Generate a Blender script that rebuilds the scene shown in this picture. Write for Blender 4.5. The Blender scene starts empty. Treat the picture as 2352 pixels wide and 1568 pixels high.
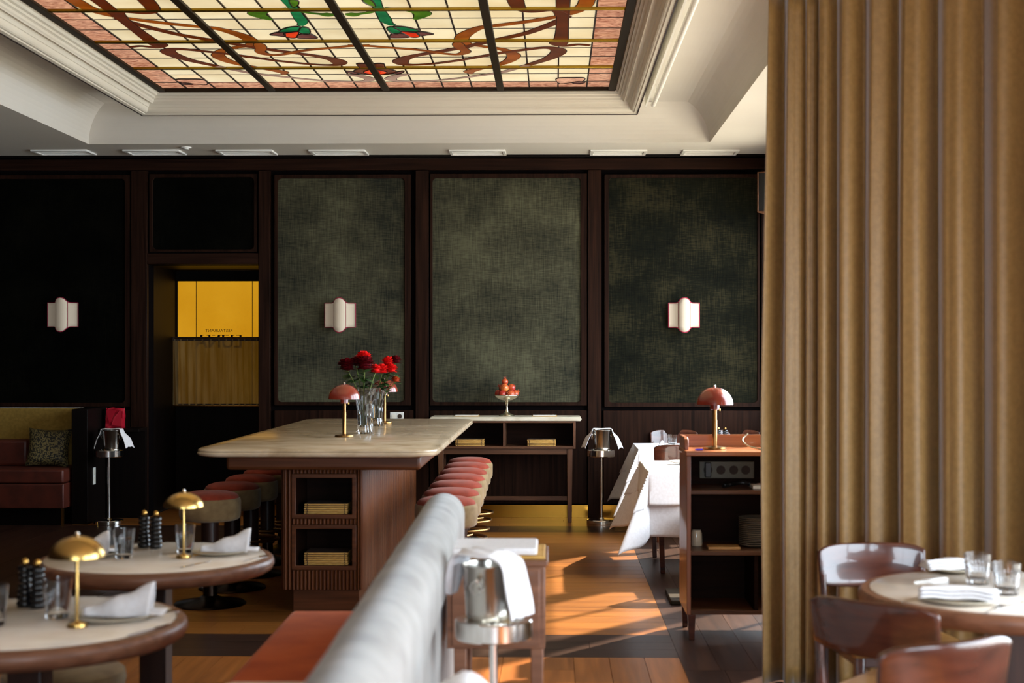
import bpy, bmesh, math, random
from math import sin, cos, pi, radians, sqrt, atan2, hypot
random.seed(7)
SC = bpy.context.scene
COL = SC.collection

# ------------------------------------------------------------------ camera, world, sun, exposure
F = 3266.67; VX = 1270.0; HY = 812.0; YAW = 0.0170; CAMZ = 1.6
cd = bpy.data.cameras.new('camera'); cam = bpy.data.objects.new('camera', cd); COL.objects.link(cam)
cam.location = (0, 0, CAMZ); cam.rotation_euler = (pi/2, 0, YAW)
cd.sensor_width = 36; cd.lens = 50; cd.clip_start = 0.05
PX = VX - F*math.tan(YAW)
cd.shift_x = -(PX-1176)/2352; cd.shift_y = (HY-784)/2352
cd.dof.use_dof = True; cd.dof.focus_distance = 12.6; cd.dof.aperture_fstop = 2.6
SC.camera = cam
SC.view_settings.view_transform = 'Standard'; SC.view_settings.look = 'None'
SC.view_settings.gamma = 1; SC.view_settings.use_curve_mapping = False
SC.view_settings.exposure = 0.0
SC.cycles.use_denoising = True
SC.cycles.max_bounces = 8; SC.cycles.diffuse_bounces = 4; SC.cycles.glossy_bounces = 4
SC.cycles.transmission_bounces = 8; SC.cycles.transparent_max_bounces = 8
SC.cycles.caustics_reflective = False; SC.cycles.caustics_refractive = False
SC.cycles.sample_clamp_indirect = 4

W = bpy.data.worlds.new('sky'); SC.world = W; W.use_nodes = True
bg = W.node_tree.nodes['Background']; bg.inputs[0].default_value = (0.76, 0.88, 1.0, 1); bg.inputs[1].default_value = 16.0
SUN_DIR = (-0.65, -0.76); SUN_EL = radians(38)
sl = bpy.data.lights.new('sun', 'SUN'); sl.energy = 22.0; sl.angle = radians(1.2); sl.color = (1.0, 0.86, 0.66)
so = bpy.data.objects.new('sun', sl); COL.objects.link(so)
from mathutils import Vector
_d = Vector((SUN_DIR[0]*cos(SUN_EL), SUN_DIR[1]*cos(SUN_EL), -sin(SUN_EL)))
so.rotation_euler = _d.to_track_quat('-Z', 'Y').to_euler(); so.location = (6, 16, 6)

def portal(name, loc, rot, sx, sy):
    l = bpy.data.lights.new(name, 'AREA'); l.shape = 'RECTANGLE'; l.size = sx; l.size_y = sy
    l.cycles.is_portal = True
    o = bpy.data.objects.new(name, l); COL.objects.link(o); o.location = loc; o.rotation_euler = rot

# ------------------------------------------------------------------ helpers
def at(px, py, Y):
    u = (px-PX)/F; dx = -sin(YAW)+u*cos(YAW); dy = cos(YAW)+u*sin(YAW)
    t = Y/dy; return (dx*t, Y, CAMZ+t*(HY-py)/F)
def onz(px, py, Z):
    u = (px-PX)/F; dx = -sin(YAW)+u*cos(YAW); dy = cos(YAW)+u*sin(YAW)
    t = (Z-CAMZ)/((HY-py)/F); return (dx*t, dy*t, Z)
def srgb(r, g, b):
    f = lambda c: ((c/255+0.055)/1.055)**2.4 if c > 10 else c/255/12.92
    return (f(r), f(g), f(b), 1)

class MB:
    def __init__(s): s.v = []; s.f = []
    def add(s, vs, fs):
        n = len(s.v); s.v += [tuple(p) for p in vs]; s.f += [tuple(i+n for i in q) for q in fs]; return s
    def box(s, x0, x1, y0, y1, z0, z1):
        return s.add([(x0,y0,z0),(x1,y0,z0),(x1,y1,z0),(x0,y1,z0),(x0,y0,z1),(x1,y0,z1),(x1,y1,z1),(x0,y1,z1)],
              [(0,3,2,1),(4,5,6,7),(0,1,5,4),(1,2,6,5),(2,3,7,6),(3,0,4,7)])
    def bar(s, a, b, wa, wb, da=None, db=None):   # tapered box between points, width along x, depth along y
        da = da or wa; db = db or wb; vs = []
        for p, w, d in ((a, wa, da), (b, wb, db)):
            vs += [(p[0]-w/2,p[1]-d/2,p[2]),(p[0]+w/2,p[1]-d/2,p[2]),(p[0]+w/2,p[1]+d/2,p[2]),(p[0]-w/2,p[1]+d/2,p[2])]
        return s.add(vs, [(0,3,2,1),(4,5,6,7),(0,1,5,4),(1,2,6,5),(2,3,7,6),(3,0,4,7)])
    def lathe(s, prof, n=32, cx=0, cy=0, cz=0, ribs=None):
        m = len(prof); vs = []; fs = []
        for j, p in enumerate(prof):
            for i in range(n):
                a = 2*pi*i/n; r = p[0]
                if ribs and len(p) > 2: r *= 1+ribs*(1 if i % 2 else -1)
                vs.append((cx+r*cos(a), cy+r*sin(a), cz+p[1]))
        for j in range(m-1):
            for i in range(n):
                k = (i+1) % n; fs.append((j*n+i, j*n+k, (j+1)*n+k, (j+1)*n+i))
        if prof[0][0] > 1e-6: fs.append(tuple(reversed(range(n))))
        if prof[-1][0] > 1e-6: fs.append(tuple((m-1)*n+i for i in range(n)))
        return s.add(vs, fs)
    def tube(s, pts, r, n=8, closed=False):
        P = [Vector(p) for p in pts]; m = len(P); vs = []; fs = []; up = Vector((0,0,1)); prev = None
        for i in range(m):
            t = (P[(i+1) % m]-P[i-1]) if closed else (P[min(i+1,m-1)]-P[max(i-1,0)])
            t.normalize()
            if prev is None:
                a = t.cross(up if abs(t.z) < .9 else Vector((1,0,0))).normalized()
            else:
                a = (prev-t*prev.dot(t)).normalized()
            prev = a; b = t.cross(a); rr = r[i] if isinstance(r, (list,tuple)) else r
            for k in range(n):
                q = 2*pi*k/n; vs.append(P[i]+a*cos(q)*rr+b*sin(q)*rr)
        for i in range(m if closed else m-1):
            for k in range(n):
                l = (k+1) % n; i2 = (i+1) % m; fs.append((i*n+k, i*n+l, i2*n+l, i2*n+k))
        if not closed: fs += [tuple(reversed(range(n))), tuple((m-1)*n+k for k in range(n))]
        return s.add(vs, fs)
    def prism(s, poly, a, b, axis='z'):
        n = len(poly); f = {'z': lambda p,h: (p[0],p[1],h), 'y': lambda p,h: (p[0],h,p[1]), 'x': lambda p,h: (h,p[0],p[1])}[axis]
        vs = [f(p,a) for p in poly]+[f(p,b) for p in poly]
        fs = [tuple(reversed(range(n))), tuple(range(n,2*n))]+[(i,(i+1)%n,n+(i+1)%n,n+i) for i in range(n)]
        return s.add(vs, fs)
    def ring(s, outer, inner, a, b, axis='y'):
        n = len(outer); f = {'z': lambda p,h: (p[0],p[1],h), 'y': lambda p,h: (p[0],h,p[1])}[axis]
        vs = [f(p,a) for p in outer]+[f(p,a) for p in inner]+[f(p,b) for p in outer]+[f(p,b) for p in inner]; fs = []
        for i in range(n):
            k = (i+1) % n
            fs += [(i,k,n+k,n+i),(2*n+k,2*n+i,3*n+i,3*n+k),(k,i,2*n+i,2*n+k),(n+i,n+k,3*n+k,3*n+i)]
        return s.add(vs, fs)
    def grid(s, fn, nu, nv):
        vs = [fn(i/nu, j/nv) for j in range(nv+1) for i in range(nu+1)]; w = nu+1
        return s.add(vs, [(j*w+i, j*w+i+1, (j+1)*w+i+1, (j+1)*w+i) for j in range(nv) for i in range(nu)])
    def mesh(s, name, mat, smooth=35, recalc=True):
        me = bpy.data.meshes.new(name); me.from_pydata(s.v, [], s.f)
        if recalc:
            bm = bmesh.new(); bm.from_mesh(me); bmesh.ops.recalc_face_normals(bm, faces=bm.faces); bm.to_mesh(me); bm.free()
        if mat: me.materials.append(mat)
        if smooth:
            me.shade_smooth()
            me.set_sharp_from_angle(angle=radians(smooth))
        return me
    def build(s, name, mat, parent=None, bevel=0, seg=2, solid=0, smooth=35, loc=None, rot=None, subd=0, recalc=True):
        o = bpy.data.objects.new(name, s.mesh(name, mat, smooth, recalc)); COL.objects.link(o)
        if parent: o.parent = parent
        if loc: o.location = loc
        if rot: o.rotation_euler = rot
        if solid:
            m = o.modifiers.new('thick', 'SOLIDIFY'); m.thickness = solid; m.offset = 0
        if bevel:
            m = o.modifiers.new('edge', 'BEVEL'); m.width = bevel; m.segments = seg; m.limit_method = 'ANGLE'; m.angle_limit = radians(40)
            m.harden_normals = False
        if subd:
            m = o.modifiers.new('sub', 'SUBSURF'); m.levels = subd; m.render_levels = subd
        return o

def tag(o, label=None, cat=None, group=None, kind=None):
    if label: o['label'] = label
    if cat: o['category'] = cat
    if group: o['group'] = group
    if kind: o['kind'] = kind
    return o
def thing(name, label, cat, loc=(0,0,0), rz=0, group=None):
    o = bpy.data.objects.new(name, None); COL.objects.link(o); o.location = loc; o.rotation_euler = (0,0,rz)
    o.empty_display_size = .05
    return tag(o, label, cat, group)
def kids(o): return [c for c in COL.objects if c.parent is o]
def dup(root, label, loc=None, rz=None, group=None, scale=None):
    r = root.copy(); COL.objects.link(r); r['label'] = label
    if loc: r.location = loc
    if rz is not None: r.rotation_euler = (0,0,rz)
    if group: r['group'] = group
    if scale: r.scale = scale
    for ch in kids(root):
        c = ch.copy(); COL.objects.link(c); c.parent = r
        for g in kids(ch):
            d = g.copy(); COL.objects.link(d); d.parent = c
    return r
def struct(name, mb, mat, **k):
    o = mb.build(name, mat, **k); o['kind'] = 'structure'; return o
def rrect(x0, x1, z0, z1, r, n=5):
    p = []
    for cx, cz, a0 in ((x1-r,z1-r,0),(x0+r,z1-r,90),(x0+r,z0+r,180),(x1-r,z0+r,270)):
        for i in range(n+1):
            a = radians(a0+90*i/n); p.append((cx+r*cos(a), cz+r*sin(a)))
    return p
def crom(pts, sub=6):
    out = []; n = len(pts)
    for i in range(n-1):
        p0 = pts[max(i-1,0)]; p1 = pts[i]; p2 = pts[i+1]; p3 = pts[min(i+2,n-1)]
        for k in range(sub):
            t = k/sub
            out.append(tuple(.5*((2*b)+(-a+c)*t+(2*a-5*b+4*c-d)*t*t+(-a+3*b-3*c+d)*t**3) for a,b,c,d in zip(p0,p1,p2,p3)))
    out.append(tuple(pts[-1])); return out

# ------------------------------------------------------------------ materials
def mat(name, col, rough=.6, metal=0, spec=.5, sheen=0, sheen_t=None, trans=0, ior=1.45, coat=0, emis=None, es=0, alpha=1):
    m = bpy.data.materials.new(name); m.use_nodes = True; b = m.node_tree.nodes['Principled BSDF']
    b.inputs['Base Color'].default_value = col; b.inputs['Roughness'].default_value = rough
    b.inputs['Metallic'].default_value = metal; b.inputs['Specular IOR Level'].default_value = spec
    b.inputs['Sheen Weight'].default_value = sheen
    if sheen_t: b.inputs['Sheen Tint'].default_value = sheen_t
    b.inputs['Transmission Weight'].default_value = trans; b.inputs['IOR'].default_value = ior
    b.inputs['Coat Weight'].default_value = coat
    if emis: b.inputs['Emission Color'].default_value = emis; b.inputs['Emission Strength'].default_value = es
    return m
def N(m, t): return m.node_tree.nodes.new(t)
def L(m, a, b): m.node_tree.links.new(a, b)
def ramp(m, stops):
    r = N(m, 'ShaderNodeValToRGB'); e = r.color_ramp.elements
    while len(e) < len(stops): e.new(.5)
    for el, (p, c) in zip(e, stops): el.position = p; el.color = c
    return r
def noise_col(m, scale, c1, c2, lo=.35, hi=.65, noise=1.0, detail=5, rand=0, bump=0, target='Base Color', dist=0, bumpdist=.002):
    b = m.node_tree.nodes['Principled BSDF']; tc = N(m,'ShaderNodeTexCoord'); mp = N(m,'ShaderNodeMapping')
    mp.inputs['Scale'].default_value = scale; nz = N(m,'ShaderNodeTexNoise')
    nz.inputs['Scale'].default_value = noise; nz.inputs['Detail'].default_value = detail; nz.inputs['Distortion'].default_value = dist
    L(m, tc.outputs['Object'], mp.inputs[0]); L(m, mp.outputs[0], nz.inputs['Vector'])
    r = ramp(m, [(lo,c1),(hi,c2)]); L(m, nz.outputs['Fac'], r.inputs[0]); out = r.outputs[0]
    if rand:
        oi = N(m,'ShaderNodeObjectInfo'); mr = N(m,'ShaderNodeMapRange'); mr.inputs['To Min'].default_value = 1-rand; mr.inputs['To Max'].default_value = 1+rand
        L(m, oi.outputs['Random'], mr.inputs[0]); mx = N(m,'ShaderNodeMix'); mx.data_type = 'RGBA'; mx.blend_type = 'MULTIPLY'; mx.inputs[0].default_value = 1
        L(m, out, mx.inputs[6]); L(m, mr.outputs[0], mx.inputs[7]); out = mx.outputs[2]
        ad = N(m,'ShaderNodeVectorMath'); ad.operation = 'ADD'; L(m, tc.outputs['Object'], ad.inputs[0])
        ml = N(m,'ShaderNodeMath'); ml.operation = 'MULTIPLY'; ml.inputs[1].default_value = 37; L(m, oi.outputs['Random'], ml.inputs[0])
        L(m, ml.outputs[0], ad.inputs[1]); L(m, ad.outputs[0], mp.inputs[0])
    L(m, out, b.inputs[target])
    if bump:
        bp = N(m,'ShaderNodeBump'); bp.inputs['Strength'].default_value = bump; bp.inputs['Distance'].default_value = bumpdist
        L(m, nz.outputs['Fac'], bp.inputs['Height']); L(m, bp.outputs[0], b.inputs['Normal'])
    return out
def wood(name, c1, c2, axis='z', rough=.45, fine=60, rand=0, spec=.4, coat=0):
    m = mat(name, c1, rough, spec=spec, coat=coat)
    s = {'x': (1.6,fine,fine), 'y': (fine,1.6,fine), 'z': (fine,fine,1.6)}[axis]
    noise_col(m, s, c1, c2, .3, .7, rand=rand, bump=.15, dist=.4); return m

M = {}
M['wallwood'] = wood('dark_oak_veneer', srgb(20,10,6), srgb(42,24,16), 'z', .5, 45)
M['wallwood_h'] = wood('dark_oak_rail', srgb(22,11,7), srgb(42,24,16), 'x', .5, 45)
M['black'] = mat('black_gap', (.004,.003,.003,1), .8)
M['white'] = mat('ceiling_plaster', srgb(232,228,220), .8)
noise_col(M['white'], (1,1,1), srgb(205,198,187), srgb(211,205,195), noise=.6)
M['cornice'] = mat('cornice_paint', srgb(236,230,216), .45)
noise_col(M['cornice'], (1,1,1), srgb(208,200,184), srgb(214,207,192), noise=.6)
M['vent'] = mat('white_metal', srgb(238,236,230), .4)
def velvet_panel(name, c1, c2, c3, sh, st):
    m = mat(name, c1, .85, spec=.25, sheen=sh, sheen_t=st); b = m.node_tree.nodes['Principled BSDF']
    b.inputs['Sheen Roughness'].default_value = .45
    tc = N(m,'ShaderNodeTexCoord'); outs = []
    for s, d in (((10,1,90),7),((80,1,5),7),((1.6,1,2.2),6)):
        mp = N(m,'ShaderNodeMapping'); mp.inputs['Scale'].default_value = s; nz = N(m,'ShaderNodeTexNoise'); nz.inputs['Scale'].default_value = 1; nz.inputs['Detail'].default_value = d
        nz.inputs['Roughness'].default_value = .6
        L(m, tc.outputs['Object'], mp.inputs[0]); L(m, mp.outputs[0], nz.inputs['Vector']); outs.append(nz.outputs['Fac'])
    a = N(m,'ShaderNodeMath'); a.operation = 'ADD'; L(m, outs[0], a.inputs[0]); L(m, outs[1], a.inputs[1])
    a2 = N(m,'ShaderNodeMath'); a2.operation = 'MULTIPLY_ADD'; L(m, outs[2], a2.inputs[0]); a2.inputs[1].default_value = 1.6; L(m, a.outputs[0], a2.inputs[2])
    a3 = N(m,'ShaderNodeMath'); a3.operation = 'MULTIPLY'; a3.inputs[1].default_value = .278; L(m, a2.outputs[0], a3.inputs[0])
    r = ramp(m, [(.40,c3),(.5,c1),(.60,c2)]); L(m, a3.outputs[0], r.inputs[0]); L(m, r.outputs[0], b.inputs['Base Color'])
    bp = N(m,'ShaderNodeBump'); bp.inputs['Strength'].default_value = .3; bp.inputs['Distance'].default_value = .002
    L(m, a.outputs[0], bp.inputs['Height']); L(m, bp.outputs[0], b.inputs['Normal']); return m
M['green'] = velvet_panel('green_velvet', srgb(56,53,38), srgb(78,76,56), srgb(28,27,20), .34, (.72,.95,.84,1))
M['green_shade'] = velvet_panel('shaded_green_velvet', srgb(20,20,13), srgb(42,38,25), srgb(9,10,7), .03, (.8,.9,.8,1))  # same green velvet, darkened in colour for its dim viewing angle
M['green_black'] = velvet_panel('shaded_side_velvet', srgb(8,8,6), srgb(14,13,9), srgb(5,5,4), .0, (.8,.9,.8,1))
M['brass_skirt'] = mat('brass_sheet', srgb(176,128,48), .16, 1)
M['brass'] = mat('polished_brass', srgb(205,160,84), .22, 1)
M['gold'] = mat('satin_gold', srgb(206,166,96), .27, 1)
M['old_brass'] = mat('aged_brass', srgb(150,112,66), .32, 1)
M['bar_brass'] = mat('skylight_bar_brass', srgb(150,118,38), .4, 1)
M['bronze'] = mat('bronze_bar', srgb(34,24,9), .55, .1, spec=.2)
M['lead'] = mat('lead_came', srgb(46,32,30), .5, .4)
M['chrome'] = mat('chrome', srgb(240,236,230), .14, 1)
M['silver'] = mat('silver_plate', srgb(222,212,190), .25, 1)
M['steel'] = mat('brushed_steel', srgb(205,200,190), .2, 1)
def oak(name, c1, c2, ax):
    m = wood(name, c1, c2, ax, .34, 30, rand=.2, spec=.5); return m
M['oak_x'] = oak('oak_plank_across', srgb(110,64,24), srgb(142,90,38), 'x')
M['oak_y'] = oak('oak_plank_along', srgb(120,68,28), srgb(152,92,42), 'y')
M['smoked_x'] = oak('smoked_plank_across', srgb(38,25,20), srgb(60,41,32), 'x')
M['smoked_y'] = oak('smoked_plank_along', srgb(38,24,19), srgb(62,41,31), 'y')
M['walnut'] = wood('walnut_rim', srgb(104,66,46), srgb(134,90,66), 'x', .42, 30, coat=.05)
M['island'] = wood('island_oak', srgb(74,38,18), srgb(98,55,28), 'z', .4, 40)
M['island_h'] = wood('island_oak_horizontal', srgb(68,36,18), srgb(94,53,29), 'x', .38, 40)
M['side_wood'] = wood('sideboard_oak', srgb(66,40,25), srgb(96,62,40), 'x', .4, 40)
M['side_wood_v'] = wood('sideboard_oak_upright', srgb(66,40,25), srgb(100,64,42), 'z', .4, 40)
M['host'] = wood('cherry_wood', srgb(134,76,44), srgb(168,102,62), 'x', .3, 40, coat=.2)
M['host_v'] = wood('cherry_wood_upright', srgb(110,64,42), srgb(146,92,64), 'z', .34, 40, coat=.2)
M['host_in'] = wood('shaded_interior', srgb(24,13,8), srgb(36,20,13), 'x', .6, 40)  # shade inside the shelves and niches put into the wood colour
M['chair_wood'] = wood('dark_walnut', srgb(52,24,16), srgb(84,42,28), 'x', .22, 26, coat=.6)
M['dark_leg'] = wood('dark_stained_leg', srgb(36,22,18), srgb(56,34,26), 'z', .35, 40)
def marble(name, c1, c2, c3, rough, coat=0):
    m = mat(name, c1, rough, coat=coat); b = m.node_tree.nodes['Principled BSDF']; tc = N(m,'ShaderNodeTexCoord')
    n1 = N(m,'ShaderNodeTexNoise'); n1.inputs['Scale'].default_value = 2.2; n1.inputs['Detail'].default_value = 8; n1.inputs['Distortion'].default_value = 1.8
    mp = N(m,'ShaderNodeMapping'); mp.inputs['Scale'].default_value = (1,1.7,2); mp.inputs['Rotation'].default_value = (0,0,.5)
    L(m, tc.outputs['Object'], mp.inputs[0]); L(m, mp.outputs[0], n1.inputs['Vector'])
    r = ramp(m, [(.3,c3),(.48,c1),(.7,c2)]); L(m, n1.outputs['Fac'], r.inputs[0]); L(m, r.outputs[0], b.inputs['Base Color']); return m
M['marble_i'] = marble('beige_travertine', srgb(184,162,132), srgb(200,180,154), srgb(160,136,106), .18)
M['marble_t'] = marble('cream_marble', srgb(234,220,204), srgb(242,232,220), srgb(216,198,178), .14)
M['marble_s'] = marble('pale_stone', srgb(206,194,170), srgb(222,212,192), srgb(182,168,140), .3)
def fabric(name, c1, c2, sheen=.5, st=(1,1,1,1), scale=30, rough=.85, bump=.25):
    m = mat(name, c1, rough, spec=.2, sheen=sheen, sheen_t=st); noise_col(m, (1,1,1), c1, c2, noise=scale, bump=bump, detail=8); return m
M['pink'] = fabric('salmon_velvet', srgb(116,42,24), srgb(138,52,32), .18, (1,.6,.5,1), 14)
M['cream_v'] = fabric('cream_velvet', srgb(116,92,60), srgb(138,114,78), .2, (1,.9,.8,1), 12)
M['bolster'] = fabric('pale_velvet', srgb(136,131,124), srgb(164,160,154), .25, (.9,.95,1,1), 7)
M['orange_v'] = fabric('orange_velvet', srgb(168,66,20), srgb(190,84,32), .15, (1,.7,.5,1), 5)
M['cushion'] = fabric('cream_cushion', srgb(220,196,176), srgb(230,210,194), .3)
M['red_leather'] = mat('oxblood_leather', srgb(84,34,22), .45); noise_col(M['red_leather'], (1,1,1), srgb(70,28,17), srgb(88,36,23), noise=8, bump=.2)
M['mustard'] = fabric('mustard_fabric', srgb(126,98,38), srgb(140,110,46), .2, scale=40)
M['linen'] = fabric('white_linen', srgb(224,220,220), srgb(232,229,230), .1, scale=60, bump=.1)
M['curtain'] = fabric('ochre_curtain_velvet', srgb(138,102,50), srgb(152,114,60), .85, (.9,.93,1,1), 40, bump=.12)
M['piping'] = mat('crimson_piping', srgb(134,20,48), .6)
M['paper'] = mat('sconce_paper', srgb(178,164,144), .8, emis=srgb(232,214,190), es=.12)
M['enamel'] = mat('rust_red_enamel', srgb(132,52,36), .24, coat=.5)
noise_col(M['enamel'], (1,1,1), srgb(124,46,32), srgb(138,56,38), noise=5)
M['mill'] = mat('black_lacquer', srgb(10,10,13), .2, coat=.1)
M['glass'] = mat('clear_glass', (1,1,1,1), .02, trans=1, ior=1.32, coat=.6)
M['plate'] = mat('glazed_stoneware', srgb(186,176,156), .2, coat=.3)
M['shaded_panel'] = mat('shaded_socket_panel', srgb(92,86,70), .5)  # white panel toned down, the shade of the shelf is in its colour
M['shaded_china'] = mat('shaded_shelf_plates', srgb(120,114,100), .3)  # china with the shelf shade mixed into its colour
M['china'] = mat('white_china', srgb(225,222,216), .15, coat=.3)
M['seat_leather'] = mat('ochre_leather', srgb(176,128,70), .4, coat=.2); noise_col(M['seat_leather'], (1,1,1), srgb(168,120,64), srgb(186,138,80), noise=9, bump=.15)
M['menu'] = mat('tan_cover', srgb(186,142,70), .6); noise_col(M['menu'], (1,1,1), srgb(182,136,62), srgb(198,154,80), noise=30, rand=.08)
M['page'] = mat('menu_pages', srgb(226,220,204), .7)
M['stitch'] = mat('dark_binding', srgb(52,34,22), .7)
M['dark_metal'] = mat('black_bronze_base', srgb(44,34,28), .3, 1)
M['black_plastic'] = mat('black_plastic', srgb(20,20,20), .4)
M['white_plastic'] = mat('white_plastic', srgb(226,224,216), .35)
M['pen'] = mat('blue_pen', srgb(40,40,210), .3)
M['flower_red'] = mat('bright_red_petals', srgb(226,14,10), .7, spec=.2); noise_col(M['flower_red'], (1,1,1), srgb(190,6,6), srgb(236,22,14), noise=60)
M['flower_dark'] = mat('dark_red_petals', srgb(104,6,12), .8, spec=.1); noise_col(M['flower_dark'], (1,1,1), srgb(64,2,8), srgb(104,6,14), noise=60)
M['flower_orange'] = mat('orange_petals', srgb(190,70,22), .6)
M['leaf'] = mat('leaf_green', srgb(38,62,24), .5); noise_col(M['leaf'], (1,1,1), srgb(28,48,20), srgb(56,84,34), noise=20)
M['stem'] = mat('stem_green', srgb(98,112,44), .5)
M['fruit'] = mat('pomegranate_skin', srgb(172,44,28), .35, coat=.3); noise_col(M['fruit'], (1,1,1), srgb(150,26,20), srgb(206,104,50), .35, .75, noise=9, rand=.12)
M['fruit_o'] = mat('orange_pomegranate_skin', srgb(216,120,48), .35, coat=.3); noise_col(M['fruit_o'], (1,1,1), srgb(192,70,32), srgb(230,152,72), .35, .65, noise=9)
M['red_bag'] = mat('crimson_wrap', srgb(168,8,34), .5)
M['darkwood_plain'] = wood('near_black_wood', srgb(10,6,5), srgb(17,11,8), 'z', .5, 40)
M['film_text'] = mat('film_print', srgb(40,26,6), .8)
# patterned pillow
m = mat('brocade', srgb(60,52,30), .6); noise_col(m, (1,1,1), srgb(22,20,13), srgb(120,106,64), .46, .56, noise=75, detail=4); M['brocade'] = m
# sheer cafe curtain: woven linen, part see-through
m = mat('sheer_linen', srgb(120,96,56), .9); b = m.node_tree.nodes['Principled BSDF']; noise_col(m, (22,1,1.6), srgb(90,74,44), srgb(170,146,100), .35, .65, detail=6)
tr = N(m,'ShaderNodeBsdfTransparent'); tl = N(m,'ShaderNodeBsdfTranslucent'); tl.inputs[0].default_value = srgb(112,104,96)
m1 = N(m,'ShaderNodeMixShader'); m1.inputs[0].default_value = .33; m2 = N(m,'ShaderNodeMixShader'); m2.inputs[0].default_value = .06
L(m, b.outputs[0], m1.inputs[1]); L(m, tl.outputs[0], m1.inputs[2]); L(m, m1.outputs[0], m2.inputs[1]); L(m, tr.outputs[0], m2.inputs[2])
L(m, m2.outputs[0], m.node_tree.nodes['Material Output'].inputs[0]); M['sheer'] = m
# backlit glass colours
def backlit(name, c1, c2, st, scale=(1,1,1), noise=3, lo=.35, hi=.65, rand=.06, dist=0):
    m = mat(name, c1, .25, spec=.3); b = m.node_tree.nodes['Principled BSDF']
    b.inputs['Base Color'].default_value = (c1[0]*.25,c1[1]*.25,c1[2]*.25,1)
    noise_col(m, scale, c1, c2, lo, hi, noise=noise, rand=rand, target='Emission Color', dist=dist, detail=6); b.inputs['Emission Strength'].default_value = st; return m
M['g_cream'] = backlit('opal_cream_glass', srgb(226,204,158), srgb(240,224,184), .95, noise=2.5)
M['g_pink'] = backlit('streaky_pink_glass', srgb(150,84,62), srgb(232,172,136), .85, (3,5,1), 3.5, .3, .6, .12, 1.5)
M['g_brown'] = backlit('amber_brown_glass', srgb(80,28,8), srgb(108,44,12), .7, noise=6)
M['g_amber'] = backlit('orange_amber_glass', srgb(124,56,8), srgb(160,80,16), .75, noise=6)
M['g_mauve'] = backlit('mauve_glass', srgb(138,104,88), srgb(164,130,112), .85, noise=6)
M['g_green'] = backlit('leaf_green_glass', srgb(44,84,14), srgb(84,122,24), .9, noise=8)
M['g_teal'] = backlit('bottle_green_glass', srgb(10,84,44), srgb(24,124,70), .9, noise=8)
M['g_red'] = backlit('red_glass', srgb(196,30,16), srgb(232,70,20), .9, noise=8)
M['g_plum'] = backlit('plum_glass', srgb(84,44,40), srgb(124,74,66), .9, noise=8)
M['film'] = backlit('yellow_backlit_film', srgb(206,142,18), srgb(220,158,30), .85, noise=1.5, rand=0)

_b = M['curtain'].node_tree.nodes['Principled BSDF']; _b.inputs['Sheen Roughness'].default_value = .4; _b.inputs['Roughness'].default_value = .52; _b.inputs['Specular IOR Level'].default_value = .6; _b.inputs['IOR'].default_value = 1.5
for k_, sp_ in (('wallwood',.05),('wallwood_h',.05),('smoked_x',.22),('smoked_y',.22),('black',0),('host_in',.05),('island',.25),('island_h',.25),('side_wood',.25),('side_wood_v',.25),('darkwood_plain',.08),('green_black',.0),('green_shade',.05),('green',.12)):
    M[k_].node_tree.nodes['Principled BSDF'].inputs['Specular IOR Level'].default_value = sp_

# ------------------------------------------------------------------ room shell
WY = 13.9
CZ = 3.54
fl = struct('floor', MB().box(-7,3,-2.6,15.1,-.12,-.022), M['black'], smooth=0)
# floor planks
def plank(x0, x1, y0, y1, m, name='plank', cache={}):
    w, h = round(x1-x0,3), round(y1-y0,3); key = (w,h,m)
    if key not in cache:
        cache[key] = MB().box(-w/2+.0012,w/2-.0012,-h/2+.0012,h/2-.0012,-.02,0).mesh(name, M[m], 0)
    o = bpy.data.objects.new(name, cache[key]); COL.objects.link(o); o.parent = fl; o.location = ((x0+x1)/2,(y0+y1)/2,0)
def lay_x(x0, x1, y0, y1, w, ln, m):
    n = max(1, round((y1-y0)/w)); w = (y1-y0)/n
    for i in range(n):
        x = x0-(random.random()*.9*ln if True else 0); x = x0; first = ln*(.25+.7*random.random())
        while x < x1-.01:
            e = min(x1, x+(round(first,1) if x == x0 else ln))
            if x1-e < .3: e = x1
            plank(x, e, y0+i*w, y0+(i+1)*w, m); x = e
def lay_y(x0, x1, y0, y1, w, ln, m):
    n = max(1, round((x1-x0)/w)); w = (x1-x0)/n
    for i in range(n):
        y = y0; first = ln*(.25+.7*random.random())
        while y < y1-.01:
            e = min(y1, y+(round(first,1) if y == y0 else ln))
            if y1-e < .3: e = y1
            plank(x0+i*w, x0+(i+1)*w, y, e, m); y = e
BX = .665
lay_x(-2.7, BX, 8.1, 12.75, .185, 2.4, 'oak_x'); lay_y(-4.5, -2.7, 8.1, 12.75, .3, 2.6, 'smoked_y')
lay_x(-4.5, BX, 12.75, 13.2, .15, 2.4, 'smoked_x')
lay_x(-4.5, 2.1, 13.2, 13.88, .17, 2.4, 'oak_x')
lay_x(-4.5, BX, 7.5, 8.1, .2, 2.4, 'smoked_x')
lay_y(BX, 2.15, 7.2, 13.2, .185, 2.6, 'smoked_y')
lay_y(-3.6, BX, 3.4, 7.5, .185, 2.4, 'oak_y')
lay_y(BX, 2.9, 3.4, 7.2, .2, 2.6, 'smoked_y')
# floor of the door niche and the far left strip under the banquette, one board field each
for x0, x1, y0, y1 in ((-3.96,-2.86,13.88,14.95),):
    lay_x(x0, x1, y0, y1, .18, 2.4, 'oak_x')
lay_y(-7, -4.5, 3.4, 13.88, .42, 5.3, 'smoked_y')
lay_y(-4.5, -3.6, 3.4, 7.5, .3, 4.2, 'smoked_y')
lay_y(-7, 2.9, -2.5, 3.4, .6, 6.0, 'oak_y')

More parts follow.
